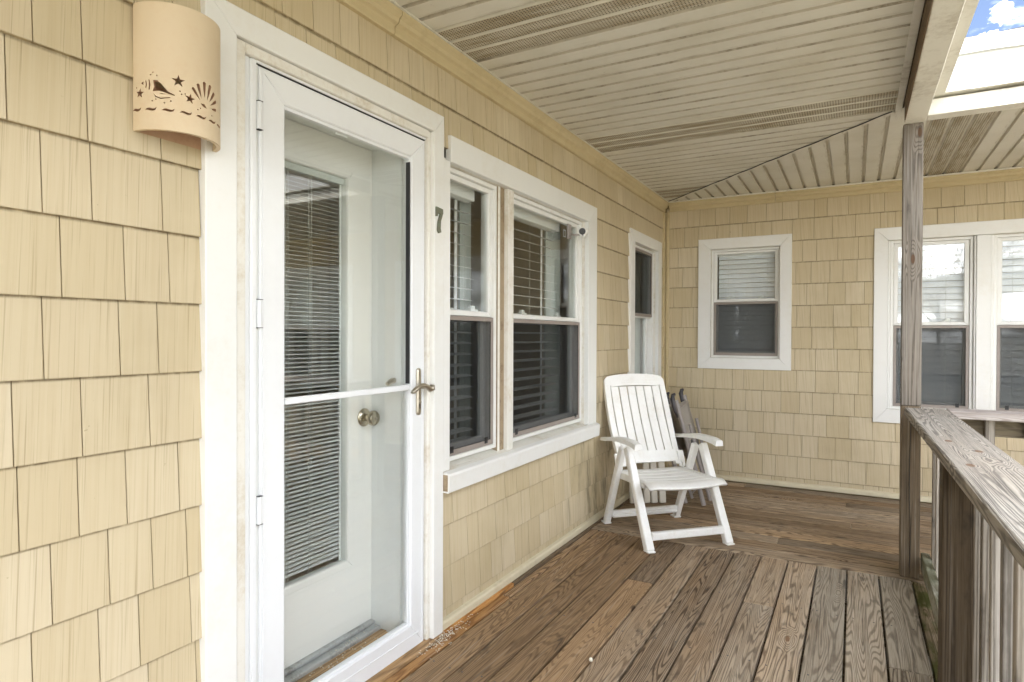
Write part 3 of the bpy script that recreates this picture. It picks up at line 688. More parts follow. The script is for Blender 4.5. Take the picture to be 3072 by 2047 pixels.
def hung(w, to3, h0, h1, z0, z1, zm, screen='low', d=-.03, locks=2, frame=.020, sash=.030, clips=False):
    """double hung unit: outer frame, upper sash proud, lower sash set back, half screen"""
    for mm in frame_mitred([], h0, h1, z0, z1, frame, frame, frame, frame, to3, d-.07, d+.008, .003): child(w, mm.build('frame', 'white'))
    i0, i1, j0, j1 = h0+frame+.001, h1-frame-.001, z0+frame+.001, z1-frame-.001
    us = None
    for k, mm in enumerate(frame_mitred([], i0, i1, zm-.022, j1, sash, sash, .024, sash*.8, to3, d-.034, d-.008, .003)):
        o = mm.build('upper_sash', 'white'); child(w, o)
        if k == 0: us = o
    o = child(w, q3(to3, MB(), i0+sash, i1-sash, zm+.002, j1-sash*.8, d-.024, d-.020).build('pane', 'glass'))
    sl_ = .032
    for mm in frame_mitred([], i0+.002, i1-.002, j0, zm+.006, sl_, sl_, .040, .026, to3, d-.066, d-.038, .003): child(w, mm.build('lower_sash', 'white'))
    child(w, q3(to3, MB(), i0+sl_+.002, i1-sl_-.002, j0+.04, zm-.02, d-.056, d-.052).build('pane', 'glass'))
    def scr(c0, c1):
        for mm in frame_mitred([], i0, i1, c0, c1, .020, .020, .024, .020, to3, d-.006, d+.003, .002): child(w, mm.build('screen_frame', 'scr_frame'))
        child(w, q3(to3, MB(), i0+.02, i1-.02, c0+.024, c1-.02, d-.002, d-.0012).build('insect_screen', 'screen'))
    if screen == 'low': scr(j0, zm-.024)
    elif screen == 'high': scr(zm-.01, j1)
    for k in range(locks):
        hc = i0+(i1-i0)*((k+.5)/locks if locks == 2 else .5)
        m = MB(); q3(to3, m, hc-.030, hc+.005, zm+.0065, zm+.018, d-.062, d-.040); q3(to3, m, hc-.018, hc+.012, zm+.018, zm+.030, d-.060, d-.046); q3(to3, m, hc+.010, hc+.036, zm+.0065, zm+.014, d-.056, d-.042)
        child(w, m.build('sash_lock', 'white'))
    if clips:
        for hc in (i0+.05, i1-.08):
            child(w, q3(to3, MB(), hc, hc+.022, j0+.012, j0+.042, d+.0035, d+.007).build('screen_clip', 'black'))
def bead(to3, hs, z0, z1, d, w, name='ladder_cord', r=.001):
    for h in hs: child(w, MB().tube([to3(h, z0, d), to3(h, z1, d)], r, 5).build(name, 'cord'))

# double window beside the door
wa = window(s3, (XW, 3.0, .6), 'double-hung pair of windows with slatted blinds, between the storm door and the white chair', 2, (2.149, 3.912, .60, 2.098), (2.2, 3.764, .68, 1.985), sill=True, left_casing=False, stained='white_dirty')
child(wa, MB().box(XW-.03, XW+.026, 2.150, 2.1995, .68, 1.985, b=.002).build('side_casing', 'white'))
hung(wa, s3, 2.2, 2.664, .70, 1.984, 1.362, 'low', -.025, clips=True)
hung(wa, s3, 2.800, 3.762, .70, 1.984, 1.362, 'low', -.025, clips=True)
child(wa, MB().box(XW-.05, XW+.010, 2.732, 2.790, .675, 1.984, b=.002).build('mullion', 'white_dirty'))
child(wa, MB().box(XW-.05, XW-.012, 2.666, 2.730, .675, 1.984).build('mullion_core', 'sash_stain'))
child(wa, MB().box(XW-.05, XW-.008, 2.6665, 2.684, .675, 1.984, b=.002).build('mullion_strip', 'white_dirty'))
# sloping sill and apron
m = MB(); m.prism([(-.10, .675), (-.10, .702), (.028, .672), (.028, .660)], lambda p: (XW+p[0], 2.151, p[1]), lambda p: (XW+p[0], 3.762, p[1]))
child(wa, m.build('sill', 'white_dirty'))
m = MB(); m.prism([(.002, .594), (.052, .592), (.056, .596), (.060, .664), (.055, .672), (.032, .680), (.0285, .668), (.002, .655)], lambda p: (XW+p[0], 2.151, p[1]), lambda p: (XW+p[0], 3.895, p[1]))
child(wa, m.build('apron', 'white'))
child(wa, MB().box(XW+.003, XW+.050, 2.1488, 2.1505, .60, .668).build('apron_end', 'sash_stain'))
slats(wa, s3, 2.215, 2.60, .74, 1.95, .0525, .050, R(-12), -.135)
slats(wa, s3, 2.84, 3.60, .74, 1.95, .0525, .050, R(-12), -.135)
for a, b in ((2.215, 2.60), (2.84, 3.60)):
    child(wa, MB().box(XW-.17, XW-.105, a, b, 1.905, 1.965, b=.003).build('valance', 'slat'))
    child(wa, MB().box(XW-.160, XW-.115, a, b, .735, .755, b=.003).build('bottom_rail', 'slat'))
bead(s3, (2.30, 2.315, 2.52), .74, 1.93, -.109, wa); bead(s3, (2.95, 2.965, 3.20, 3.46, 3.475), .74, 1.93, -.109, wa)
for q in ((2.30, .02), (2.52, .02), (2.98, .02), (3.46, .02)): child(wa, MB().box(XW-.1625, XW-.1615, q[0]-.012, q[0]+.012, .75, 1.91).build('ladder_tape', 'slat'))
child(wa, MB().box(XW-.2, XW-.19, 2.60, 2.70, .6, 2.05).build('curtain', 'curtain')); child(wa, MB().box(XW-.2, XW-.19, 3.58, 3.80, .6, 2.05).build('curtain', 'curtain'))
# decals
m = MB(); poly = [(0, .050), (.022, .036), (.030, .010), (.024, -.022), (0, -.040), (-.024, -.022), (-.030, .010), (-.022, .036)]
m.prism(poly, lambda p: (XW-.0440, 2.264+p[0], 1.462+p[1]), lambda p: (XW-.0435, 2.264+p[0], 1.462+p[1])); dd = child(wa, m.build('decal', 'white'))
m = MB(); m.prism([(0, .046), (.019, .034), (.024, .014), (-.024, .014), (-.019, .034)], lambda p: (XW-.0434, 2.264+p[0], 1.462+p[1]), lambda p: (XW-.0431, 2.264+p[0], 1.462+p[1])); child(wa, m.build('decal_print', 'blue'))
for a, b, c, d in ((-.012, .010, .000, .006), (-.02, -.004, -.010, -.004), (.004, .022, -.012, -.005), (-.014, .016, -.024, -.018)):
    child(wa, MB().box(XW-.0434, XW-.0431, 2.264+a, 2.264+b, 1.462+c, 1.462+d).build('decal_print', 'black'))
for a in ((3.525, 3.531, 1.860, 1.905), (3.555, 3.561, 1.860, 1.905), (3.531, 3.555, 1.899, 1.905), (3.531, 3.555, 1.860, 1.866)): child(wa, MB().box(XW-.0440, XW-.0436, *a).build('decal_outline', 'alu2'))

# narrow window near the inner corner
wc = window(s3, (XW, 5.06, .5), 'tall narrow window in the side wall next to the inner corner, behind the white chair', 1, (4.632, 5.498, .50, 2.078), (4.735, 5.395, .60, 1.986), group=None)
hung(wc, s3, 4.736, 5.394, .601, 1.985, 1.425, 'high', -.025)
child(wc, MB().box(XW-.14, XW-.13, 4.75, 5.38, .62, 1.97).build('curtain', 'curtain'))
# small window in the end wall
wd = window(e3, (-.83, YE, 1), 'small single window in the end wall above the folded chairs', 1, (-1.211, -.459, .971, 2.098), (-1.108, -.547, 1.067, 2.006))
hung(wd, e3, -1.107, -.548, 1.068, 2.005, 1.572, 'low', -.03, sash=.026, frame=.018)
slats(wd, e3, -1.06, -.60, 1.10, 1.985, .041, .0445, R(-60), -.115, 'slat2')
child(wd, MB().box(-1.09, -.56, YE+.115, YE+.15, 1.955, 1.99, b=.003).build('valance', 'slat'))
bead(e3, (-.98, -.66), 1.12, 1.96, -.112, wd)
# big twin window in the end wall
we = window(e3, (.815, YE, .6), 'wide twin window in the end wall behind the tall wooden post', 2, (.127, 1.503, .590, 2.092), (.220, 1.410, .695, 1.995))
hung(we, e3, .240, .760, .696, 1.994, 1.363, 'low', -.028, clips=True); hung(we, e3, .882, 1.390, .696, 1.994, 1.363, 'low', -.028, clips=True)
child(we, MB().box(.775, .860, YE-.016, YE+.05, .697, 1.993, b=.002).build('mullion', 'white'))
for a in ((.2215, .2385), (.7615, .7745), (.8605, .8805), (1.3915, 1.4085)): child(we, MB().box(a[0], a[1], YE-.006, YE+.05, .697, 1.993, b=.004).build('stop', 'white'))
slats(we, e3, .268, .738, .75, 1.94, .0475, .051, R(-63), -.100, 'slat2'); slats(we, e3, .905, 1.37, .75, 1.94, .0475, .051, R(-63), -.100, 'slat2')
bead(e3, (.36, .60, 1.0, 1.26), .75, 1.95, -.078, we)
wf = window(e3, (2.82, YE, .6), 'twin window further right in the end wall, beyond the frame', 2, (2.15, 3.50, .590, 2.092), (2.25, 3.40, .695, 1.995))
hung(wf, e3, 2.27, 2.80, .696, 1.994, 1.363, 'low', -.028); hung(wf, e3, 2.85, 3.38, .696, 1.994, 1.363, 'low', -.028)
child(wf, MB().box(2.26, 3.39, YE+.115, YE+.12, .7, 1.98).build('blind', 'slat'))

# rooms behind the glass
rm = MB()
def shell(m, x0, x1, y0, y1, z0, z1, skip):
    f = {'x0': (0, 1, 3, 2), 'x1': (4, 6, 7, 5), 'y0': (0, 4, 5, 1), 'y1': (2, 3, 7, 6), 'z0': (0, 2, 6, 4), 'z1': (1, 5, 7, 3)}
    vs = [(x, y, z) for x in (x0, x1) for y in (y0, y1) for z in (z0, z1)]
    m.add(vs, [f[k] for k in f if k != skip])
shell(rm, -5.0, XW-.101, -.5, YE+.04, -.05, 2.5, 'x1'); shell(rm, XW-.05, 4.6, YE+.101, 9.0, -.05, 2.5, 'y0')
o = rm.build('interior_rooms', 'room'); o['kind'] = 'structure'

# ---------------------------------------------------------------- deck
deck = struct('deck')
def board(axis, a0, a1, l0, l1, mat, dz=0., parent=deck, name='deck_board', z=0.):
    m = MB(); jit = rr.uniform(-.0008, .0008)
    g = .0042
    if axis == 'x': g = .0048
    if axis == 'y': m.box(a0+g, a1-g, l0, l1, -.026, 0., b=.0035)
    else: m.box(l0, l1, a0+g, a1-g, -.026, 0., b=.0035)
    o = m.build(name, mat, parent); o.location.z = jit+dz+z; return o
gx = [-1.437, -1.30, -1.16, -1.022, -.884, -.744, -.601, -.458, -.317, -.1725, -.028, .1185, .2655]
joints = {3: 3.105, 7: 3.11, 11: 2.757, 9: .9, 5: 1.1, 1: 1.9}
joints = {4-1: 3.105}
joints = {-1: 0}
jt = {3: [3.108], 7: [3.112], 11: [2.76, .6], 5: [.8], 9: [1.0], 1: [1.3]}
for i in range(len(gx)-1):
    e0 = [-3.2]+[j for j in sorted(jt.get(i, [.0+(i % 3)*-.6]))]+[3.797]
    for k in range(len(e0)-1): board('y', gx[i], gx[i+1], e0[k]+.0012, e0[k+1]-.0012, 'deck_y')
board('y', -1.488, -1.437, 2.62, 3.797, 'deck_y'); board('y', -1.488, -1.437, 1.0, 2.617, 'fresh'); board('y', -1.488, -1.437, -3.2, .997, 'deck_y')
fr_ = MB().box(XW+.002, -1.4905, 2.152, 2.75, -.02, .011, b=.002).build('ledger_strip', 'fresh', deck)
MB().box(XW+.002, -1.4905, 2.752, YE-.03, -.02, .010, b=.002).build('ledger_strip', 'brown_y', deck)
MB().box(XW-.03, -1.4905, .8, 2.150, -.02, .009, b=.002).build('ledger_strip', 'sill_wood', deck)
board('y', .2655, .372, 2.765, 3.797, 'deck_moss', -.004); board('y', .2655, .372, -3.2, 2.762, 'deck_moss', -.004)
n_ = 13; w_ = (YE-3.800-.012)/n_
fj = {2: [-.405], 6: [-.011], 10: [-.049], 4: [.9], 8: [.3], 12: [-.8]}
for i in range(n_):
    e0 = [XW+.004]+fj.get(i, [1.2+(i % 4)*.35])+[4.3]
    if i == 0: e0 = [XW+.004, 4.3]
    for k in range(len(e0)-1): board('x', 3.800+w_*i, 3.800+w_*(i+1), e0[k]+.001, e0[k+1]-.001, 'deck_x')
box('rim_joist', 'brown_y', deck, .335, .372, -3.2, 3.75, -.22, -.031, b=.003); box('rim_joist', 'brown_x', deck, .374, 4.3, 3.80, 3.838, -.22, -.031, b=.003)
for k in range(12): box('joist', 'brown_x', deck, XW, .334, -3.2+k*.6, -3.162+k*.6, -.2, -.0275)
o = MB().box(XW, .33, -3.2, 5.6, -.60, -.585).build('deck_underside', 'brown', deck)
rs_ = MB()                                        # nail heads
for i in range(len(gx)-1):
    for yy in (3.70, 2.55, 3.16, 1.95):
        for s in (.03, .11): rs_.lathe([(0, .0040), (.0004, .0040)], (gx[i]+s, yy+rr.uniform(-.01, .01), .0008), (0, 0, 1), 6)
o = rs_.build('nail_heads', 'gdark', deck); o['kind'] = 'stuff'

# ---------------------------------------------------------------- ceiling
ceil = struct('porch_ceiling')
def panel(axis, a0, ext0, ext1, vent, name='soffit_panel'):
    """12 inch soffit panel: three flats, each with a groove; ext0/1: functions giving the ends along the rib for a given across value"""
    P_ = []; w = .3075/3
    for k in range(3):
        s = a0+k*w; P_ += [(s, .010), (s+.004, .0), (s+.018, .0), (s+.022, .011)] if False else [(s+.0005, .009), (s+.002, -.005), (s+.010, -.0055), (s+.017, -.005), (s+.0225, .009)]
        P_ += [(s+w-.0002, .009)]
    lo, hi = a0, a0+.3075
    m = MB(); vs = []
    for (a, d) in P_:
        z = ZC+.000+d-.002 if True else 0
        z = ZC - d + .009
        p, q = ext0(a), ext1(a)
        vs += [(p, a, z), (q, a, z)] if axis == 'y' else [(a, p, z), (a, q, z)]
    fs = [(2*i, 2*i+1, 2*i+3, 2*i+2) for i in range(len(P_)-1)]
    m.add(vs, fs)
    me = m.mesh(name, MT['soff_'+axis])
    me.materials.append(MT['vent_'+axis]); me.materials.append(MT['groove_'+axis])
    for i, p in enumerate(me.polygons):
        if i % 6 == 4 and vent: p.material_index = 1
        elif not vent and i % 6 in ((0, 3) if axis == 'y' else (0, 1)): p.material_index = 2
    o = link('vent_panel' if vent else name, me, ceil); return o
# seam runs from the inner corner (XW,YE) to (.175,3.90)
sx = (.175-XW)/(YE-3.90)
m_ = -16
while True:
    a0 = 2.016+.3075*m_; m_ += 1
    if a0 > YE: break
    if a0 < -3.2: continue
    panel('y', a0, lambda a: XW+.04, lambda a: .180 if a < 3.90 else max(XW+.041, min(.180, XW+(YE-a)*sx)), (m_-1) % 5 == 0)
k_ = 0; a0 = .345-.3075*7
while a0 < 4.2:
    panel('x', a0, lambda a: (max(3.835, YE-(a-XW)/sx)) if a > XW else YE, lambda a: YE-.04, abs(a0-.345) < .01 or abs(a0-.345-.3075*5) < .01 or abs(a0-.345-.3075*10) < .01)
    a0 += .3075
# seam strip and J trims
sm = MB(); sm.bar((XW+.05, YE-.05, ZC-.0035), (.177, 3.898, ZC-.0035), .034, .004); o = sm.build('seam_strip', 'soff_x', ceil)
dl = MB()
for k in range(40):
    t0, t1 = k/40, (k+1)/40
    def pt(t): return (XW+.05+(.127-XW)*t - .012, YE-.05+(3.898-YE+.05)*t - .012, ZC-.0040+.0015*math.sin(t*47))
    dl.bar(pt(t0), pt(t1), .004, .005)
dl.build('seam_gap', 'seal', ceil)
box('soffit_trim', 'white_peel', ceil, .178, .2085, -3.2, 3.90, ZC-.012, ZC-.002, b=.002)
box('ceiling_deck', 'brown', ceil, XW-.02, .22, -3.2, 5.7, ZC+.02, ZC+.035); box('ceiling_deck', 'brown', ceil, .2205, 4.3, 3.84, 5.7, ZC+.02, ZC+.035)
for a in ((XW+.0625, XW+.072, -3.2, YE-.07, ZC-.006, ZC-.001),): box('edge_channel', 'soff_y', ceil, *a)
box('edge_channel', 'white_peel', ceil, XW+.07, 4.3, YE-.085, YE-.0625, ZC-.010, ZC-.0015, b=.001)

# ---------------------------------------------------------------- beams, fascia and roof
bm_ = thing('roof_beam', 'peeling white beam running above the near railing, seen from below', 'beam', (.26, 1, 2.36))
child(bm_, MB().box(.2135, .2175, -3.2, 3.745, 2.350, 2.448).build('bare_side', 'brown_y')) 
child(bm_, MB().box(.218, .312, -3.2, 3.742, 2.356, 2.447, b=.003).build('wrap', 'white_peel'))
bm2 = thing('roof_beam', 'peeling white beam running right from the top of the tall post', 'beam', (2, 3.8, 2.36))
child(bm2, MB().box(.3135, 4.3, 3.745, 3.835, 2.357, 2.437, b=.003).build('wrap', 'white_peel'))
child(bm2, MB().box(.2175, .3125, 3.7435, 3.835, 2.357, 2.447, b=.003).build('corner_block', 'white_peel'))
fa = thing('roof_fascia', 'bright white fascia and drip edge along the roof corner at top right', 'fascia', (.4, 3.7, 2.45))
def fascia_u(x0, x1, y0, y1, nm, mt): child(fa, MB().box(x0, x1, y0, y1, 2.4485, 2.458).build(nm, mt))
fascia_u(.3125, .3795, -3.2, 3.7435, 'fascia_underside', 'white_peel'); fascia_u(.3125, 4.3, 3.744, 3.80, 'fascia_underside', 'white_peel')
fascia_u(.380, 4.3, 3.712, 3.7435, 'fascia_underside', 'white_peel')
child(fa, MB().box(.3700, .3795, -3.2, 3.711, 2.4585, 2.66).build('fascia_board', 'white'))
child(fa, MB().box(.370, 4.3, 3.7115, 3.722, 2.4585, 2.66).build('fascia_board', 'white'))
# rippled drip flashing
m = MB(); N = 60
vs = []
for k in range(N+1):
    x_ = .386+(4.3-.386)*k/N; wv = .004*mnoise.noise(Vector((x_*3.1, 0, 0)))+.003*math.sin(x_*7)
    vs += [(x_, 3.690+wv, 2.612+.006*math.sin(x_*5.3)+.004*mnoise.noise(Vector((x_*6, 3, 0)))), (x_, 3.693, 2.688), (x_, 3.714, 2.690)]
fs = []
for k in range(N): fs += [(3*k, 3*k+3, 3*k+4, 3*k+1), (3*k+1, 3*k+4, 3*k+5, 3*k+2)]
m.add(vs, fs); o = m.build('drip_flashing', 'white'); child(fa, o)
md = o.modifiers.new('thick', 'SOLIDIFY'); md.thickness = .002
child(fa, MB().box(.378, .392, -3.2, 3.690, 2.61, 2.688).build('drip_flashing', 'white'))
rf = thing('roof', 'grey asphalt shingle roof edge just above the white fascia', 'roof', (0, 4, 2.7))
m = MB(); sl = .33
def rz(x): return 2.684+(.39-x)*sl
m.prism([(.392, -3.5), (.392, 3.716), (-3.987, 8.095), (-6.0, 8.095), (-6.0, -3.5)], lambda p: (p[0], p[1], rz(p[0])), lambda p: (p[0], p[1], rz(p[0])+.012))
child(rf, m.build('roof_plane', 'roof'))
m = MB(); m.prism([(.405, 3.716), (4.6, 3.716), (4.6, 9.), (-3.987, 9.), (-3.987, 8.095)], lambda p: (p[0], p[1], 2.672+(p[1]-3.69)*sl), lambda p: (p[0], p[1], 2.684+(p[1]-3.69)*sl))
child(rf, m.build('roof_plane', 'roof'))
tabs = MB()
x_ = .42
while x_ < 4.2:
    w2 = rr.uniform(.1, .3); tabs.box(x_, x_+w2-.003, 3.694+rr.uniform(0, .008), 3.76, 2.6905, 2.6925+rr.uniform(0, .002)); x_ += w2
child(rf, tabs.build('shingle_edge', 'roof'))

# ---------------------------------------------------------------- post and railings
po = thing('porch_post', 'tall weathered grey wooden post holding up the roof corner', 'post', (.2585, 3.874, 0), R(-1.2))
m = MB(); m.box(-.0445, .0445, -.0445, .0445, .895, 2.354, b=.004); m.build('upper_shaft', 'post', po)
m = MB(); m.box(-.0445, .0445, -.0445, .0445, .001, .8935, b=.004); m.build('lower_shaft', 'brown', po)
cr = MB(); pts = [(-.002+.003*math.sin(z*9)+.0025*mnoise.noise(Vector((0, 0, z*9))), -.0452, z) for z in [.02+.05*k for k in range(17)]]
cr.tube(pts, [.0012+.0010*math.sin(i*.5)**2 for i in range(len(pts))], 5); cr.build('crack', 'black', po)

ra = thing('railing', 'weathered grey porch railing with wide cap running toward the camera', 'railing', (.33, 1, 0))
# cap rail with slightly ragged left edge
m = MB(); N = 70; ys = [-1.5+(3.748+1.5)*k/N for k in range(N+1)]
vs = []
for y in ys:
    t = (3.83-y)/(3.83-1.35); xl = .223+.031*min(t, 2.0); xr = .409+.013*min(t, 2.0)
    rg = .0025*mnoise.noise(Vector((y*9, 0, 0)))+.0015*mnoise.noise(Vector((y*40, 1, 0)))
    vs += [(xl+.001, y, .854), (xl, y, .858), (xl+rg*.5, y, .887), (xl+.005+rg, y, .892), (xr-.004, y, .892), (xr, y, .888), (xr, y, .854)]
fs = []
for k in range(N):
    for j in range(7): jn = (j+1) % 7; fs.append((7*k+j, 7*k+jn, 7*k+7+jn, 7*k+7+j))
fs += [tuple(range(7)), tuple(7*N+j for j in range(7))]
m.add(vs, fs); child(ra, m.build('cap_rail', 'rail_y'))
child(ra, MB().box(.305, .400, 3.750, 3.828, .8545, .8915, b=.002).build('cap_end', 'rail_y'))
child(ra, MB().box(.3125, .3505, .2, 3.828, .764, .8535, b=.003).build('upper_rail', 'brown_y'))
child(ra, MB().box(.3125, .3505, 2.572, 3.915, .030, .119, b=.003).build('lower_rail', 'lowrail'))
child(ra, MB().box(.3125, .3505, .2, 2.478, .030, .119, b=.003).build('lower_rail', 'lowrail'))
nw = child(ra, MB().box(.256, .345, 2.480, 2.570, -.35, .853, b=.005).build('newel_post', 'brown'))
bme = MB().box(-.019, .019, -.019, .019, -.5, .5, b=.0025).mesh('baluster', MT['bal'])
k = 0
while True:
    y = 3.80-.1557*k+.019; k += 1
    if y < .1: break
    if abs(y-2.525) < .04 and False: continue
    child(ra, link('baluster', bme, None, (.370, y, .345), (1, 1, 1.015), (0, rr.uniform(-.004, .004), rr.uniform(-.03, .03))))
child(ra, MB().box(.352, .441, 1.62, 1.70, -.35, .853, b=.005).build('newel_post', 'post'))
rb = thing('railing', 'second railing branching right from the tall post, in front of the twin window', 'railing', (2, 3.86, 0))
child(rb, MB().box(.4105, 4.3, 3.700, 3.850, .854, .891, b=.003).build('cap_rail', 'rail_x'))
child(rb, MB().box(.352, 4.3, 3.816, 3.854, .764, .8535, b=.003).build('upper_rail', 'brown_x'))
child(rb, MB().box(.352, 4.3, 3.816, 3.854, .030, .119, b=.003).build('lower_rail', 'brown_x'))
for k in range(24):
    child(rb, link('baluster', bme, None, (.580+.1557*k, 3.795, .345), (1, 1, 1.012), (rr.uniform(-.003, .003), 0, rr.uniform(-.03, .03))))
po2 = thing('porch_post', 'far square wooden post at the end of the second railing, beyond the frame', 'post', (4.2, 3.874, 0))
MB().box(-.0445, .0445, -.0445, .0445, .001, 2.354, b=.004).build('shaft', 'post', po2)

# ---------------------------------------------------------------- wall lamp
sc = thing('wall_lamp', 'sand coloured half-round ceramic wall lamp with cut-out seashells and stars', 'wall lamp', (XW+.012, .985, 1.737))
RS, HS, TH = .105, .303, .010
def cyl(u, z, r=RS): return (r*math.sin(u/RS), -r*math.cos(u/RS), z)     # u: arc length from the left edge
import bmesh
def lamp_shell():
    m = MB(); n, k = 72, 2
    for r in (RS, RS-TH):
        for j in (0, HS):
            for i in range(n+1):
                u = math.pi*RS*i/n; p = cyl(u, j, r); m.v.append(p)
    a = n+1
    for i in range(n):
        m.f += [(i, i+1, a+i+1, a+i), (2*a+i, 3*a+i, 3*a+i+1, 2*a+i+1), (i, 2*a+i, 2*a+i+1, i+1), (a+i, a+i+1, 3*a+i+1, 3*a+i)]
    m.f += [(0, a, 3*a, 2*a), (n, 2*a+n, 3*a+n, a+n)]
    return m.build('shade', 'terra', sc, True)
shade = lamp_shell()
cuts = MB()
def cut(poly):                                  # prism through the wall of the shade, densified so it follows the curve
    n = len(poly)
    vs = [cyl(u, z, RS+.004) for u, z in poly]+[cyl(u, z, RS-TH-.004) for u, z in poly]
    cuts.add(vs, [tuple(range(n)), tuple(range(n, 2*n))[::-1]]+[(i, n+i, n+(i+1) % n, (i+1) % n) for i in range(n)])
def star(u, z, r, a0=90):
    cut([(u+(r if k % 2 == 0 else r*.40)*math.cos(R(a0+36*k)), z+(r if k % 2 == 0 else r*.40)*math.sin(R(a0+36*k))) for k in range(10)])
def dot(u, z, r=.0022): cut([(u+r*math.cos(t), z+r*math.sin(t)) for t in [2*math.pi*k/7 for k in range(7)]])
def petal(u, z, ang, r0, r1, w):
    c, s = math.cos(R(ang)), math.sin(R(ang)); q = [(r0, 0), (r0+(r1-r0)*.55, -w*.8), (r1-w*.6, -w), (r1, 0), (r1-w*.6, w), (r0+(r1-r0)*.55, w*.8)]
    cut([(u+a*c-b*s, z+a*s+b*c) for a, b in q])
def wave(u, z): cut([(u+a, z+b) for a, b in ((-.0140, -.0022), (-.0085, .0022), (-.003, .0028), (.003, .0010), (.008, .0006), (.0140, .0048), (.0105, -.0026), (.004, -.0050), (-.003, -.0036), (-.008, -.0022))])
star(.1120, .1205, .0150, 90); star(.0235, .0862, .0125, 84); star(.1375, .0845, .0125, 82)
for u in (.0135, .0520, .0905, .1285, .1650, .2000, .2340, .2700, .3050): wave(u, .0485)
for u, z in ((.0511, .1289), (.0571, .1345), (.0659, .1273), (.0131, .1003), (.0554, .0674), (.064, .0715), (.0821, .0642), (.0961, .0699), (.1153, .0971), (.119, .0906), (.1267, .0932), (.1562, .0637), (.1628, .0687), (.1982, .0618), (.245, .066), (.252, .071), (.30, .065)): dot(u, z, .0018)
for a, b, w in (((.1620, .0880), (.1425, .1140), .0030), ((.1655, .0925), (.1560, .1275), .0032), ((.1745, .0975), (.1735, .1380), .0034), ((.1815, .0930), (.1925, .1365), .0034), ((.1885, .0920), (.2075, .1225), .0034), ((.1915, .0850), (.2165, .1045), .0032), ((.1915, .0772), (.2175, .0820), .0030)):
    petal(a[0], a[1], math.degrees(math.atan2(b[1]-a[1], b[0]-a[0])), 0, math.hypot(b[0]-a[0], b[1]-a[1]), w*1.25)
cut([(.163, .0808), (.1737, .0822), (.1814, .0736), (.1708, .0746)])
cut([(.0270, .1095), (.0335, .1136), (.0335, .1047)])
cut([(.0385, .116), (.0410, .115), (.0425, .107), (.0410, .0985), (.0385, .098), (.0395, .107)])
cut([(.0465, .118), (.0490, .117), (.0510, .106), (.0495, .0940), (.0465, .0934), (.0478, .106)])
cut([(.0578, .1164), (.0675, .1161), (.0775, .1067), (.0894, .0925), (.1045, .0858), (.1040, .0840), (.0925, .0858), (.072, .0918), (.0565, .0903), (.0601, .1008), (.0583, .108)])
cut([(.0572, .0860), (.0640, .0790), (.0742, .0752), (.0948, .0788), (.0948, .0772), (.0742, .0724), (.0630, .0765)])
cut([(.0690, .0868), (.0780, .0862), (.0870, .0850), (.0780, .0840)])
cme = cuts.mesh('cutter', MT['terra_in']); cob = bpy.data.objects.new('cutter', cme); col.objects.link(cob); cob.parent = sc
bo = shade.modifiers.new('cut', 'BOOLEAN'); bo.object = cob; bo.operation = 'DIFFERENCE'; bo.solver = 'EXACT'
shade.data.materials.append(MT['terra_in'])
bpy.context.view_layer.update()
dg = bpy.context.evaluated_depsgraph_get(); nm = bpy.data.meshes.new_from_object(shade.evaluated_get(dg))
if len(nm.polygons) > 200:
    shade.modifiers.clear(); shade.data = nm
bpy.data.objects.remove(cob, do_unlink=True)
MB().lathe([(0, .02), (.05, .02), (.055, .012)], (.04, 0, .15), (0, 0, 1), 12).build('lamp_socket', 'bulb', sc, True)
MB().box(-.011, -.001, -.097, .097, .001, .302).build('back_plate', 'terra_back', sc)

# ---------------------------------------------------------------- number seven, camera
nn = thing('house_number', 'verdigris bronze number 7 on the edge of the door casing', 'number', (XW+.031, 2.107, 1.67))
m = MB()
seven = [(-.024, .104), (.022, .100), (.024, .084), (.008, .050), (.006, .020), (.010, .004), (-.006, -.002), (-.014, .010), (-.010, .045), (.004, .078), (-.012, .080), (-.017, .066), (-.024, .066)]
m.prism(seven, lambda p: (.0, p[0], p[1]), lambda p: (.007, p[0]*.96, p[1]))
m.build('digit', 'verdi', nn)
sc2 = thing('security_camera', 'small white box security camera with black lens on the window corner', 'camera', (-1.475, 3.60, 1.89))
fwd = Vector((.30, -.93, -.12)).normalized(); sdv = fwd.cross(Vector((0, 0, 1))).normalized(); upv = sdv.cross(fwd)
rot = Matrix((sdv, fwd, upv)).transposed() @ Matrix.Rotation(R(-28), 3, 'Y')
m = MB(); m.box(-.027, .027, -.034, .034, -.027, .027, b=.006, mat=rot); body = m.build('body', 'plastic', sc2)
c0 = rot @ Vector((.004, .0345, .003)); ax = rot @ Vector((0, 1, 0))
MB().lathe([(0, .0205), (.0012, .020), (.0016, .016)], c0, ax, 24).build('lens', 'black', body, True)
MB().lathe([(0, .004), (.0012, .0035)], rot @ Vector((-.010, .0345, -.016)), ax, 12).build('sensor', 'black', body, True)
m = MB(); m.tube([(-.01, -.03, -.018), (-.035, -.055, -.022), (-.06, -.062, -.015)], .006, 8); m.build('bracket_arm', 'gtube', sc2, True)
m = MB(); m.box(-.072, -.058, -.090, -.040, -.045, .045, b=.004); m.tube([(-.056, -.085, .035), (-.050, -.088, -.02), (-.056, -.070, -.045)], .004, 6); m.build('bracket_base', 'gtube', sc2)

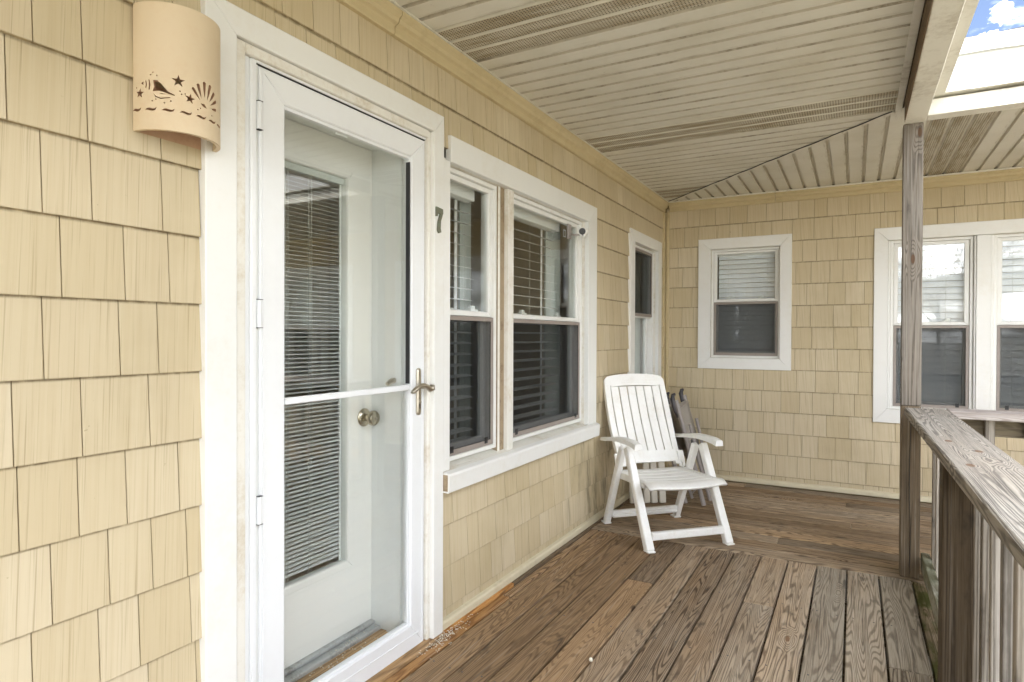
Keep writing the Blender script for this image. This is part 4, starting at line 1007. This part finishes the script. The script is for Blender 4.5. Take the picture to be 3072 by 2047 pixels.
# ---------------------------------------------------------------- chairs
def resin_chair():
    t = thing('reclining_chair', 'white resin high-back folding armchair standing open on the deck', 'chair', (-1.058, 3.951, 0), R(45))
    # local axes: +x to the sitter's left seen from the front (s), +y backwards
    def P(s, f, z): return (s, -f, z)
    for sg in (-1, 1):
        s = .265*sg
        m = MB(); m.bar(P(s, .300, .004), P(s, .020, .560), .046, .052, (1, 0, 0), .006, w2=.046, h2=.046)
        m.box(s-.026, s+.026, -.330, -.272, .0005, .012, b=.004); m.build('front_leg', 'plastic', t)
        s2 = .262*sg
        m = MB(); m.bar(P(s2-.0*sg, -.290, .004), P(s2, -.055, .545), .044, .040, (1, 0, 0), .006)
        m.box(s2-.026, s2+.026, .262, .325, .0005, .012, b=.004); m.build('rear_leg', 'plastic', t)
        # armrest: gently domed board, blunt at the front, thinning to the back
        m = MB(); N = 12; vs = []
        for k in range(N+1):
            q = k/N; f = .185-.505*q; w = .030-.006*q-.004*(1-min(1, q*8)); zt = .612+.010*math.sin(math.pi*min(1, q*1.2))-.040*q*q; th_ = .036-.014*q
            if k == 0: zt -= .006
            s3_ = s+.012*sg
            for a, b in ((-1, -th_), (-.92, -.006), (-.6, 0.), (.6, 0.), (.92, -.006), (1, -th_)): vs.append(P(s3_+a*w, f, zt+b))
        fs = []
        for k in range(N):
            for j in range(6): jn = (j+1) % 6; fs.append((6*k+j, 6*k+jn, 6*k+6+jn, 6*k+6+j))
        fs += [tuple(range(6)), tuple(6*N+j for j in range(6))]
        m.add(vs, fs); m.build('armrest', 'plastic', t, True)
        m = MB(); m.lathe([(0, .022), (.012, .022), (.016, .015)], P(.222*sg, -.155, .395), (sg, 0, 0), 16); m.bar(P(.232*sg, -.16, .38), P(.232*sg, -.20, .48), .018, .045, (1, 0, 0), .004); m.build('hinge', 'plastic', t)
        m = MB(); m.bar(P(.228*sg, .20, .362), P(.236*sg, -.17, .352), .020, .046, (0, 0, 1), .004); m.build('seat_rail', 'plastic', t)
    m = MB(); m.box(-.243, .243, -.295, -.262, .060, .106, b=.005); m.build('front_stretcher', 'plastic', t)
    m = MB(); m.box(-.240, .240, .235, .262, .046, .068, b=.004); m.box(-.240, .240, .243, .256, .0685, .074); m.box(-.240, .240, .235, .262, .0745, .094, b=.004); m.build('rear_stretcher', 'plastic', t)
    # seat: slatted shell, grooves run across it
    m = MB(); fpos = []; f = -.165
    while f < .300: fpos.append(f); f += .0075
    fpos.append(.300)
    def sz(f):
        z = .384 + .020*((f+.0)/.3)**2*(1 if f > 0 else .4) - .006
        if f > .235: z -= ((f-.235)/.065)**2*.030
        return z
    gv = (-.10, -.02, .06, .14, .215)
    ns = 12; vs = []
    for f in fpos:
        for j in range(ns+1):
            s = -1+2*j/ns; wd = .232+.030*max(0, min(1, (f-.12)/.12)); bow = .030*(1-s*s)*max(0, (f+.1)/.4)
            z = sz(f)-.006*(1-s*s)
            ff = f+bow-.008*s*s
            for g in gv:
                if abs(f-g) < .004: z -= .010
            if abs(s) > .99: z -= .008
            vs.append(P(s*wd, ff, z))
    fs = []
    for k in range(len(fpos)-1):
        for j in range(ns): fs.append((k*(ns+1)+j, k*(ns+1)+j+1, (k+1)*(ns+1)+j+1, (k+1)*(ns+1)+j))
    m.add(vs, fs); o = m.build('seat', 'plastic', t, True); md = o.modifiers.new('t', 'SOLIDIFY'); md.thickness = .016; md.offset = -1
    # backrest in its own plane: (s,l) -> local
    B0, B1 = Vector((0, .165, .400)), Vector((0, .430, .985)); d = (B1-B0).normalized(); L = (B1-B0).length; nv = Vector((0, d.z, -d.y))   # nv: backwards
    def bp(s, l, k): c = .018*math.sin(math.pi*min(1, l/L)); return tuple(B0+Vector((s, 0, 0))+d*l+nv*(k+c))
    def strip(m, x0f, x1f, l0, l1, k0, k1, n=8, nx=1):
        vs = []
        for i in range(n+1):
            l = l0+(l1-l0)*i/n
            for s in (x0f(l), x1f(l)):
                for k in (k0, k1): vs.append(bp(s, l, k))
        fs = [(0, 1, 3, 2)]+[(4*n+0, 4*n+2, 4*n+3, 4*n+1)]
        for i in range(n):
            a = 4*i; b_ = a+4; fs += [(a, a+2, b_+2, b_), (a+1, b_+1, b_+3, a+3), (a, b_, b_+1, a+1), (a+2, a+3, b_+3, b_+2)]
        m.add(vs, fs)
    def half(l): return .222+.012*math.sin(math.pi*min(1, l/L*.9))-.012*(max(0, l/L-.88)/.12)**2
    m = MB()
    strip(m, lambda l: -half(l), lambda l: -half(l)+.040, .0, .590, -.004, .028); strip(m, lambda l: half(l)-.040, lambda l: half(l), .0, .590, -.004, .028)
    m.build('back_frame', 'plastic', t)
    m = MB(); strip(m, lambda l: -half(l)+.0402, lambda l: half(l)-.0402, .018, .098, -.004, .012, 3); m.build('lower_back_rail', 'plastic', t)
    # arched crest
    m = MB(); n = 20; vs = []
    for i in range(n+1):
        q = -1+2*i/n; s = q*(half(.59)-.0002 if True else 0); topl = .622+.022*(1-q*q) - (.020*max(0, (abs(q)-.86)/.14)**2)
        low = .5902 if abs(q) > .82 else .552+.010*(1-(q/.82)**2)
        for l in (low, topl):
            for k in (-.004, .024): vs.append(bp(s, l, k))
    fs = [(0, 1, 3, 2), (4*n, 4*n+2, 4*n+3, 4*n+1)]
    for i in range(n):
        a = 4*i; b_ = a+4; fs += [(a, b_, b_+2, a+2), (a+1, a+3, b_+3, b_+1), (a, a+1, b_+1, b_), (a+2, b_+2, b_+3, a+3)]
    m.add(vs, fs); m.build('crest_rail', 'plastic', t)
    xs = half(.3)-.0402; n = 6; gap = .0085; w = (2*xs-gap*(n+1))/n
    for i in range(n):
        c = -xs+gap+(w+gap)*i; m = MB()
        strip(m, lambda l, c=c: c, lambda l, c=c: c+w, .0985, .553, -.002, .008, 8); m.build('back_slat', 'plastic', t)
    return t
resin_chair()

def sling_chair(label, off, lean, rz, h):
    """folded steel sling chair: two long side rails, cloth between, arms folded down, hooked arm ends on top"""
    t = thing('folding_chair', label, 'folding chair', off, rz, 'grey folding chairs leaning in the corner')
    # local: x across (0..w), y away from the wall lean direction (feet out), z up along lean
    W2 = .46; L = h; ca, sa = math.cos(lean), math.sin(lean)
    def P(x, l, k): return (x-W2/2, -(l*sa)+k*ca, l*ca+k*sa)      # l along the chair, k out of its plane (towards +y)
    for x in (0, W2):
        m = MB(); m.tube([P(x, .01, .0), P(x, L*.4, .0), P(x, L*.8, .0), P(x, L, .0)], .0165, 8); m.build('side_rail', 'gtube', t, True)
        m = MB(); m.tube([P(x+(.03 if x == 0 else -.03), .03, .050), P(x+(.03 if x == 0 else -.03), .35, .042), P(x+(.03 if x == 0 else -.03), .60, .050)], .0125, 8); m.build('leg', 'gtube', t, True)
        m = MB(); pts = [P(x, L*.84, -.020), P(x, L*.92, -.024), P(x, L+.02, -.022), P(x, L+.045, -.008), P(x, L+.048, .008)]
        m.tube(pts, [.010, .016, .018, .015, .008], 8); m.build('armrest', 'gdark', t, True)
        m = MB(); m.bar(P(x-.006, L*.45, .03), P(x-.006, L*.62, .035), .006, .05, (1, 0, 0), .002); m.build('pivot_plate', 'gdark', t)
    m = MB(); vs = []
    for i in range(9):
        l = .32+(L-.36)*i/8
        for j in range(7): q = j/6; vs.append(P(.012+(W2-.024)*q, l, .010-.018*math.sin(math.pi*q)))
    m.add(vs, [(i*7+j, i*7+j+1, i*7+j+8, i*7+j+7) for i in range(8) for j in range(6)]); o = m.build('sling', 'sling', t, True)
    md = o.modifiers.new('t', 'SOLIDIFY'); md.thickness = .003
    for l in (.16, L-.06): m = MB(); m.tube([P(0, l, .012), P(W2, l, .012)], .009, 8); m.build('cross_bar', 'gtube', t, True)
    m = MB(); m.tube([P(.02, .06, .05), P(W2-.02, .06, .05)], .008, 8); m.build('cross_bar', 'gtube', t, True)
    m = MB(); m.tube([P(.03, .10, .05), P(W2/2, .30, .05), P(W2-.03, .46, .045)], .006, 6); m.build('brace', 'gtube', t, True)
    return t
sling_chair('nearer of the two folded grey sling chairs leaning behind the white armchair', (-.985, 4.93, 0), R(15), R(-84), .80)
sling_chair('rear of the two folded grey sling chairs, leaning closest to the side wall', (-1.10, 4.93, 0), R(17), R(-88), .77)

t = thing('folded_resin_chair', 'folded off-white resin chair standing on its edge behind the armchair', 'folding chair', (-1.36, 4.58, 0), R(33))
for k, (x, w) in enumerate(((-.10, .045), (.005, .048), (.062, .048), (.125, .05))):
    m = MB(); m.bar((x, 0, .003), (x+.0, .10, .74-.03*k), w, .030, (0, 1, 0), .005); m.build('leg' if k in (0, 3) else 'slat', 'plastic2', t)
m = MB(); m.box(-.125, .15, .016, .046, .16, .20, b=.004); m.build('stretcher', 'plastic2', t)
m = MB(); m.box(-.125, .15, .102, .130, .66, .73, b=.004); m.build('crest_rail', 'plastic2', t)
m = MB(); m.bar((-.10, .05, .30), (.13, .06, .42), .03, .014, (0, 1, 0), .004); m.bar((-.10, .065, .60), (.13, .075, .50), .03, .014, (0, 1, 0), .004); m.build('folded_arm', 'plastic2', t)

o = MB().lathe([(-.008, .002), (-.005, .0065), (0, .008), (.005, .0065), (.008, .002)], (-.8785, 2.243, .009), (0, 0, 1), 12).build('pebble', 'dust', None, True); tag(o, 'tiny pale pebble lying on a deck board near the door', 'pebble')

# ---------------------------------------------------------------- what lies outside, seen only in the glass
def tree(x, y, h, sd_):
    r_ = random.Random(sd_); t = thing('bare_tree', 'bare branched tree behind the camera seen only mirrored in the twin window', 'tree', (x, y, -.6))
    m = MB(); m.tube([(0, 0, 0), (.05, 0, h*.3), (0, .05, h*.55)], [.13, .10, .06], 8); m.build('trunk', 'bark', t, True)
    m = MB()
    def br(p, d, l, r0, k):
        q = p+d*l; m.tube([p, (p+q)/2+Vector((r_.uniform(-.05, .05),)*3)*l, q], [r0, r0*.8, r0*.6], 5, False)
        if k:
            for _ in range(3):
                dd = (d+Vector((r_.uniform(-.8, .8), r_.uniform(-.8, .8), r_.uniform(-.2, .6)))).normalized(); br(q, dd, l*.68, r0*.6, k-1)
    for k in range(7): br(Vector((0, .03, h*(.3+.04*k))), Vector((r_.uniform(-1, 1), r_.uniform(-1, 1), r_.uniform(.4, 1.1))).normalized(), h*.22, .045, 4)
    m.build('crown', 'bark', t)
tree(3.6, -26, 7.5, 3)
hs = thing('neighbour_house', 'pale neighbouring house behind the camera, seen only in reflections', 'house', (17, 2, -.6))
MB().box(-3, 3, -9, 5, 0, 5.6).build('wall', 'far_white', hs)
m = MB(); m.prism([(-3.4, 5.6), (3.4, 5.6), (0, 7.6)], lambda p: (p[0], -9.3, p[1]), lambda p: (p[0], 5.3, p[1])); m.build('roof', 'roof', hs)
for y in (-6, -3, 0, 3):
    for z in (1.2, 3.8): MB().box(-3.03, -3.005, y-.5, y+.5, z, z+1.3).build('window', 'black', hs)
